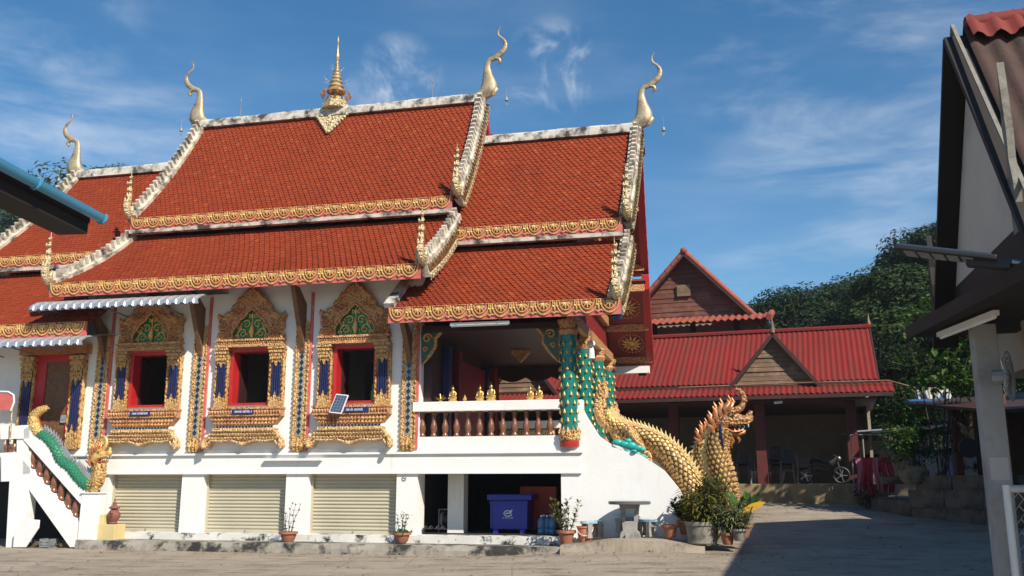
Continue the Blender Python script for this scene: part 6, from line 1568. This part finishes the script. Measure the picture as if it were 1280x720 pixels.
m = MB(); m.add([(xg-.06,y0,zc_+.05),(xg-.06,y1-.08,zc_+.05),(-4.0,y1-.08,zc_+1.4),(-4.0,y0,zc_+1.4),(xg-.06,y0,zc_-.05),(xg-.06,y1-.08,zc_-.05),(-4.0,y1-.08,zc_+1.19),(-4.0,y0,zc_+1.19)],[(0,1,2,3),(7,6,5,4),(0,4,5,1),(1,5,6,2),(2,6,7,3),(3,7,4,0)]); m.build('roof', M['brown_sheet'], LB)
m = MB(); m.box(xg-.30,xg-.06,y0,y1-.1,zc_-.14,zc_-.035); m.build('fascia', M['board_dark'], LB)
m = MB(); m.box(-.75,-.55,y0,-.55,zc_-.42,zc_-.16) ; m.build('wall_plate', M['board_dark'], LB)
m = MB(); m.box(-4.0,-1.15,y0,-2.2,0,zc_-.2); m.build('wall', M['cream_board'], LB)
for y in (-.6,-4,-8): m = MB(); m.box(-1.9,-1.7,y-.1,y+.1,0,zc_+.1); m.build('post', M['board_dark'], LB)
m = MB(); m.box(-1.9,-.56,-.75,-.6,zc_-.42,zc_-.17); m.build('cross_beam', M['board_dark'], LB)

# right, beyond the outbuilding: two-storey house whose shadow lies over the yard
NB = thing('two_storey_house', 'plain two-storey house with tiled roof along the right of the yard', 'house', (8.15,4.4,0), radians(-15))
m = MB(); m.box(0,9,0,14.0,0,7.6); m.build('wall', M['cream_board'], NB)
for hx in (0,):
    m = MB(); m.prism([(-.7,7.5),(9.7,7.5),(4.5,10.2)],-.6,14.6,'y'); m.build('roof', M['tile_red'], NB)
for zz in (1.2,4.6):
    for y in (1.5,4.2,6.9,9.6,12.3):
        m = MB(); m.box(-.06,-.002,y-.6,y+.6,zz,zz+1.5); w_ = m.build('window', M['wood_dark'], NB); m = MB(); m.box(-.08,-.062,y-.52,y+.52,zz+.08,zz+1.42); m.build('pane', M['mirror'], w_)
# ================================================================== trees and wooded hills
def leafquad(mb, q, d, s, r):
    a = d.cross(Vector((0,0,1))); a = a.normalized() if a.length > .05 else Vector((1,0,0)); b = a.cross(d).normalized()
    t_ = r.uniform(0,pi); u_, v_ = a*cos(t_)+b*sin(t_), b*cos(t_)-a*sin(t_)
    mb.add([q-u_*s*.5, q+v_*s*.28+d*s*.08, q+u_*s*.6, q-v_*s*.28+d*s*.08], [(0,1,2,3)])
def make_tree_meshes(seed, H, R, nclump, per, ls, base=.35, lean=0):
    """trunk with limbs, crown of leaf clumps on the branch ends"""
    r = random.Random(seed); tr, cr = MB(), MB()
    top = Vector((lean*H,0,H*.72)); pts = [Vector((0,0,-1.0)),Vector((.02*H,.01*H,H*.25)),Vector((lean*H*.5,0,H*.5)),top]
    tr.tube(pts,[.035*H,.026*H,.018*H,.008*H],9)
    for k in range(nclump):
        f = (k+.5)/nclump; a = k*2.4+r.uniform(-.4,.4); z = H*(base+(.97-base)*f**.85)
        prof = sin(pi*min(1,max(.12,(z/H-base+.10)/(1.08-base))))**.7
        rr = R*prof*(.30+.72*r.random()); c = Vector((cos(a)*rr+lean*z,sin(a)*rr,z+r.uniform(-.04,.04)*H))
        s = Vector((lean*z*.6,0,max(H*.2,z-rr*.55-.05*H)))
        if k % 2 == 0: tr.tube([s,s.lerp(c,.5)+Vector((0,0,-.03*H)),c],[.011*H,.007*H,.003*H],5)
        cs = R*r.uniform(.16,.40)
        for j in range(per):
            d = rdir(r,-.7,1); q = c+Vector((d.x,d.y,d.z*.62))*cs*(.25+.75*r.random()**.5)
            leafquad(cr, q, (d+Vector((0,0,.5))+rdir(r)*.7).normalized(), ls*r.uniform(.6,1.3), r)
    return tr, cr
TREES = {}
def tree_kind(key, *a, mats=('bark','leaf_dark'), **k):
    tr, cr = make_tree_meshes(*a, **k); TREES[key] = (tr.mesh('trunk_'+key, M[mats[0]], 60), cr.mesh('crown_'+key, M[mats[1]]))
tree_kind('dark', 1, 12, 4.6, 62, 520, .24)
tree_kind('mid', 2, 11, 4.2, 55, 520, .24, mats=('bark','leaf_mid'))
tree_kind('tall', 3, 17, 5.2, 85, 560, .27, base=.22)
tree_kind('broad', 4, 10, 5.2, 60, 520, .24, mats=('bark','leaf_mid'))
def tree(kind, label, X, Y, s=1., rz=0, group=None, z=None, name='tree'):
    o = thing(name, label, 'tree', (X,Y,zg(X,Y) if z is None else z), rz, group); o.scale = (s,s,s)
    place(TREES[kind][0],'trunk',o); c_ = place(TREES[kind][1],'crown',o); c_['kind'] = 'stuff'; return o
def by_top(px, py, Y, kind):
    """tree whose top shows at a pixel: distance from the slope it grows on"""
    q = at(px,py,Y); h = {'dark':12,'mid':11,'tall':17,'broad':10}[kind]; g0 = zg(q.x,Y); return q.x, (q.z-g0)/(h*1.13), g0
G1 = 'trees behind the red roofed hall'
for px, py, Y, kd, lab in ((985,342,58,'dark','round dark tree straight behind the boarded dormer'),(1022,352,66,'mid','lighter green tree between two dark crowns behind the hall'),
        (1050,333,74,'broad','broad mid green tree behind the right end of the red ridge'),(1085,330,70,'dark','dark tree squeezed beside the tallest tree'),
        (1135,262,52,'tall','tallest dark tree rising left of the outbuilding gable'),(1175,240,50,'tall','tall dark tree half hidden by the outbuilding gable'),(960,352,62,'mid','small green tree just right of the wooden house roof'),
        (1120,300,46,'mid','mid green tree low in front of the tallest trees'),(1185,300,44,'broad','spreading tree behind the shaded shelter'),(1075,362,54,'dark','low dark tree behind the hall ridge end'),
        (1240,330,48,'dark','dark tree hidden mostly behind the outbuilding eave'),(1110,400,42,'dark','low dark tree between the hall end and the shelter')):
    X, s, g0 = by_top(px,py,Y,kd); tree(kd,lab,X,Y,max(.35,s),px*.7,G1)
# big leafed branch catching the sun beside the outbuilding
o = thing('shrub', 'bright leafed shrub catching the sun above the shelter', 'plant', at(1165,470,27), 0); o.location.z = 1.1; zt_ = at(1165,395,27).z-1.1
m = MB(); r = random.Random(31); m2 = MB()
for k in range(9):
    e = Vector((r.uniform(-.9,1.9),r.uniform(-.6,.6),zt_+r.uniform(-.9,.6))); m2.tube([(r.uniform(-.1,.1),0,0),e*.5+Vector((0,0,.6)),e],[.02,.015,.006],5)
    tree_leaves(m, e, .65, 34, r, .34, .18, .7); tree_leaves(m, e*.6+Vector((0,0,.5)), .7, 34, r, .32, .16, .9)
m2.build('stems', M['bark'], o); m.build('foliage', M['leaf'], o, kind='stuff')
# unseen trees at the right, added to block light and deepen the yard's shade
G2 = 'added shade trees right of the yard'
for X, Y, kd, s in ((24.5,24.5,'tall',.9),(25.5,17,'tall',1.0),(24,5,'tall',1.1),(22,-3,'tall',1.1),(28,11,'tall',1.2)):
    tree(kd,'dense tree added out of view to shade the yard from the right',X,Y,s,X,G2)
# hill wood, left and right: far mass of crowns
def small_crown(mb, c, R, r, n=70, ls=.9):
    for j in range(n):
        d = rdir(r,-.25,1); q = c+Vector((d.x*R,d.y*R,d.z*R*.85))*(.7+.3*r.random()); q += rdir(r)*R*.12
        leafquad(mb, q, (d+rdir(r)*.6).normalized(), ls*R*.145*r.uniform(.6,1.3), r)
def hill_wood(name, label, xr, yr, n, seed, mt):
    r = random.Random(seed); m = MB(); cnt = 0
    while cnt < n:
        Y = r.uniform(*yr); X = Y*r.uniform(*xr)
        R = r.uniform(2.0,4.2)*(1+.35*(r.random() < .1)); small_crown(m, Vector((X,Y,zg(X,Y)+R*.9)), R, r, 220 if Y < 130 else 150); cnt += 1
    o = m.build(name, M[mt], None); tag(o, label, 'woods', kind='stuff'); return o
hill_wood('hill_forest','dense green wood covering the hill behind the temple',(-.75,-.22),(75,150),470,5,'leaf_mid')
hill_wood('hill_forest','distant green wood on the hill beyond the hall',(.12,.62),(85,215),720,6,'leaf_mid')
hill_wood('hill_forest','lower wood on the slope behind the temple roofs',(-.24,.14),(80,160),160,7,'leaf_dark')
X, s, g0 = by_top(146,198,112,'broad'); tree('broad','lone round tree topping the hill above the rear roof',X,112,max(.5,s),1)
# the air between here and the hills
hb = MB(); hb.box(-420,420,-60,700,-1.5,60); hz_ = hb.build('haze', [], None)
hm = bpy.data.materials.new('haze'); hm.use_nodes = True; nt = hm.node_tree; nt.nodes.clear()
ov_ = nt.nodes.new('ShaderNodeOutputMaterial'); pv = nt.nodes.new('ShaderNodeVolumePrincipled'); pv.inputs['Density'].default_value = .0004; pv.inputs['Color'].default_value = (.80,.88,1.0,1); pv.inputs['Anisotropy'].default_value = .2
nt.links.new(pv.outputs[0], ov_.inputs['Volume']); hz_.data.materials.append(hm); hz_['kind'] = 'stuff'; tag(hz_,'thin blue morning haze over the valley','haze')
# fallen leaves and grit on the yard
m = MB(); r = random.Random(77)
for k in range(420):
    Y = r.uniform(16.5,30); X = r.uniform(-12,12)
    if k % 3 == 0: q = T(r.uniform(-15,1), -.85-abs(r.gauss(0,.5)), 0); X, Y = q.x, q.y
    v_ = X*sin(TA)+Y*cos(TA)-TV
    if v_ > -.9 and X*cos(TA)-Y*sin(TA) < .5: continue
    leaf(m, (X,Y,zg(X,Y)+.012), (r.uniform(-1,1),r.uniform(-1,1),.08), r.uniform(.05,.13), r.uniform(.02,.05), .05)
o = m.build('fallen_leaves', leaf_mat('dry_leaves', [(.10,.06,.03),(.20,.13,.06),(.06,.05,.03)]), None); tag(o,'dry leaves scattered over the yard','leaves',kind='stuff')
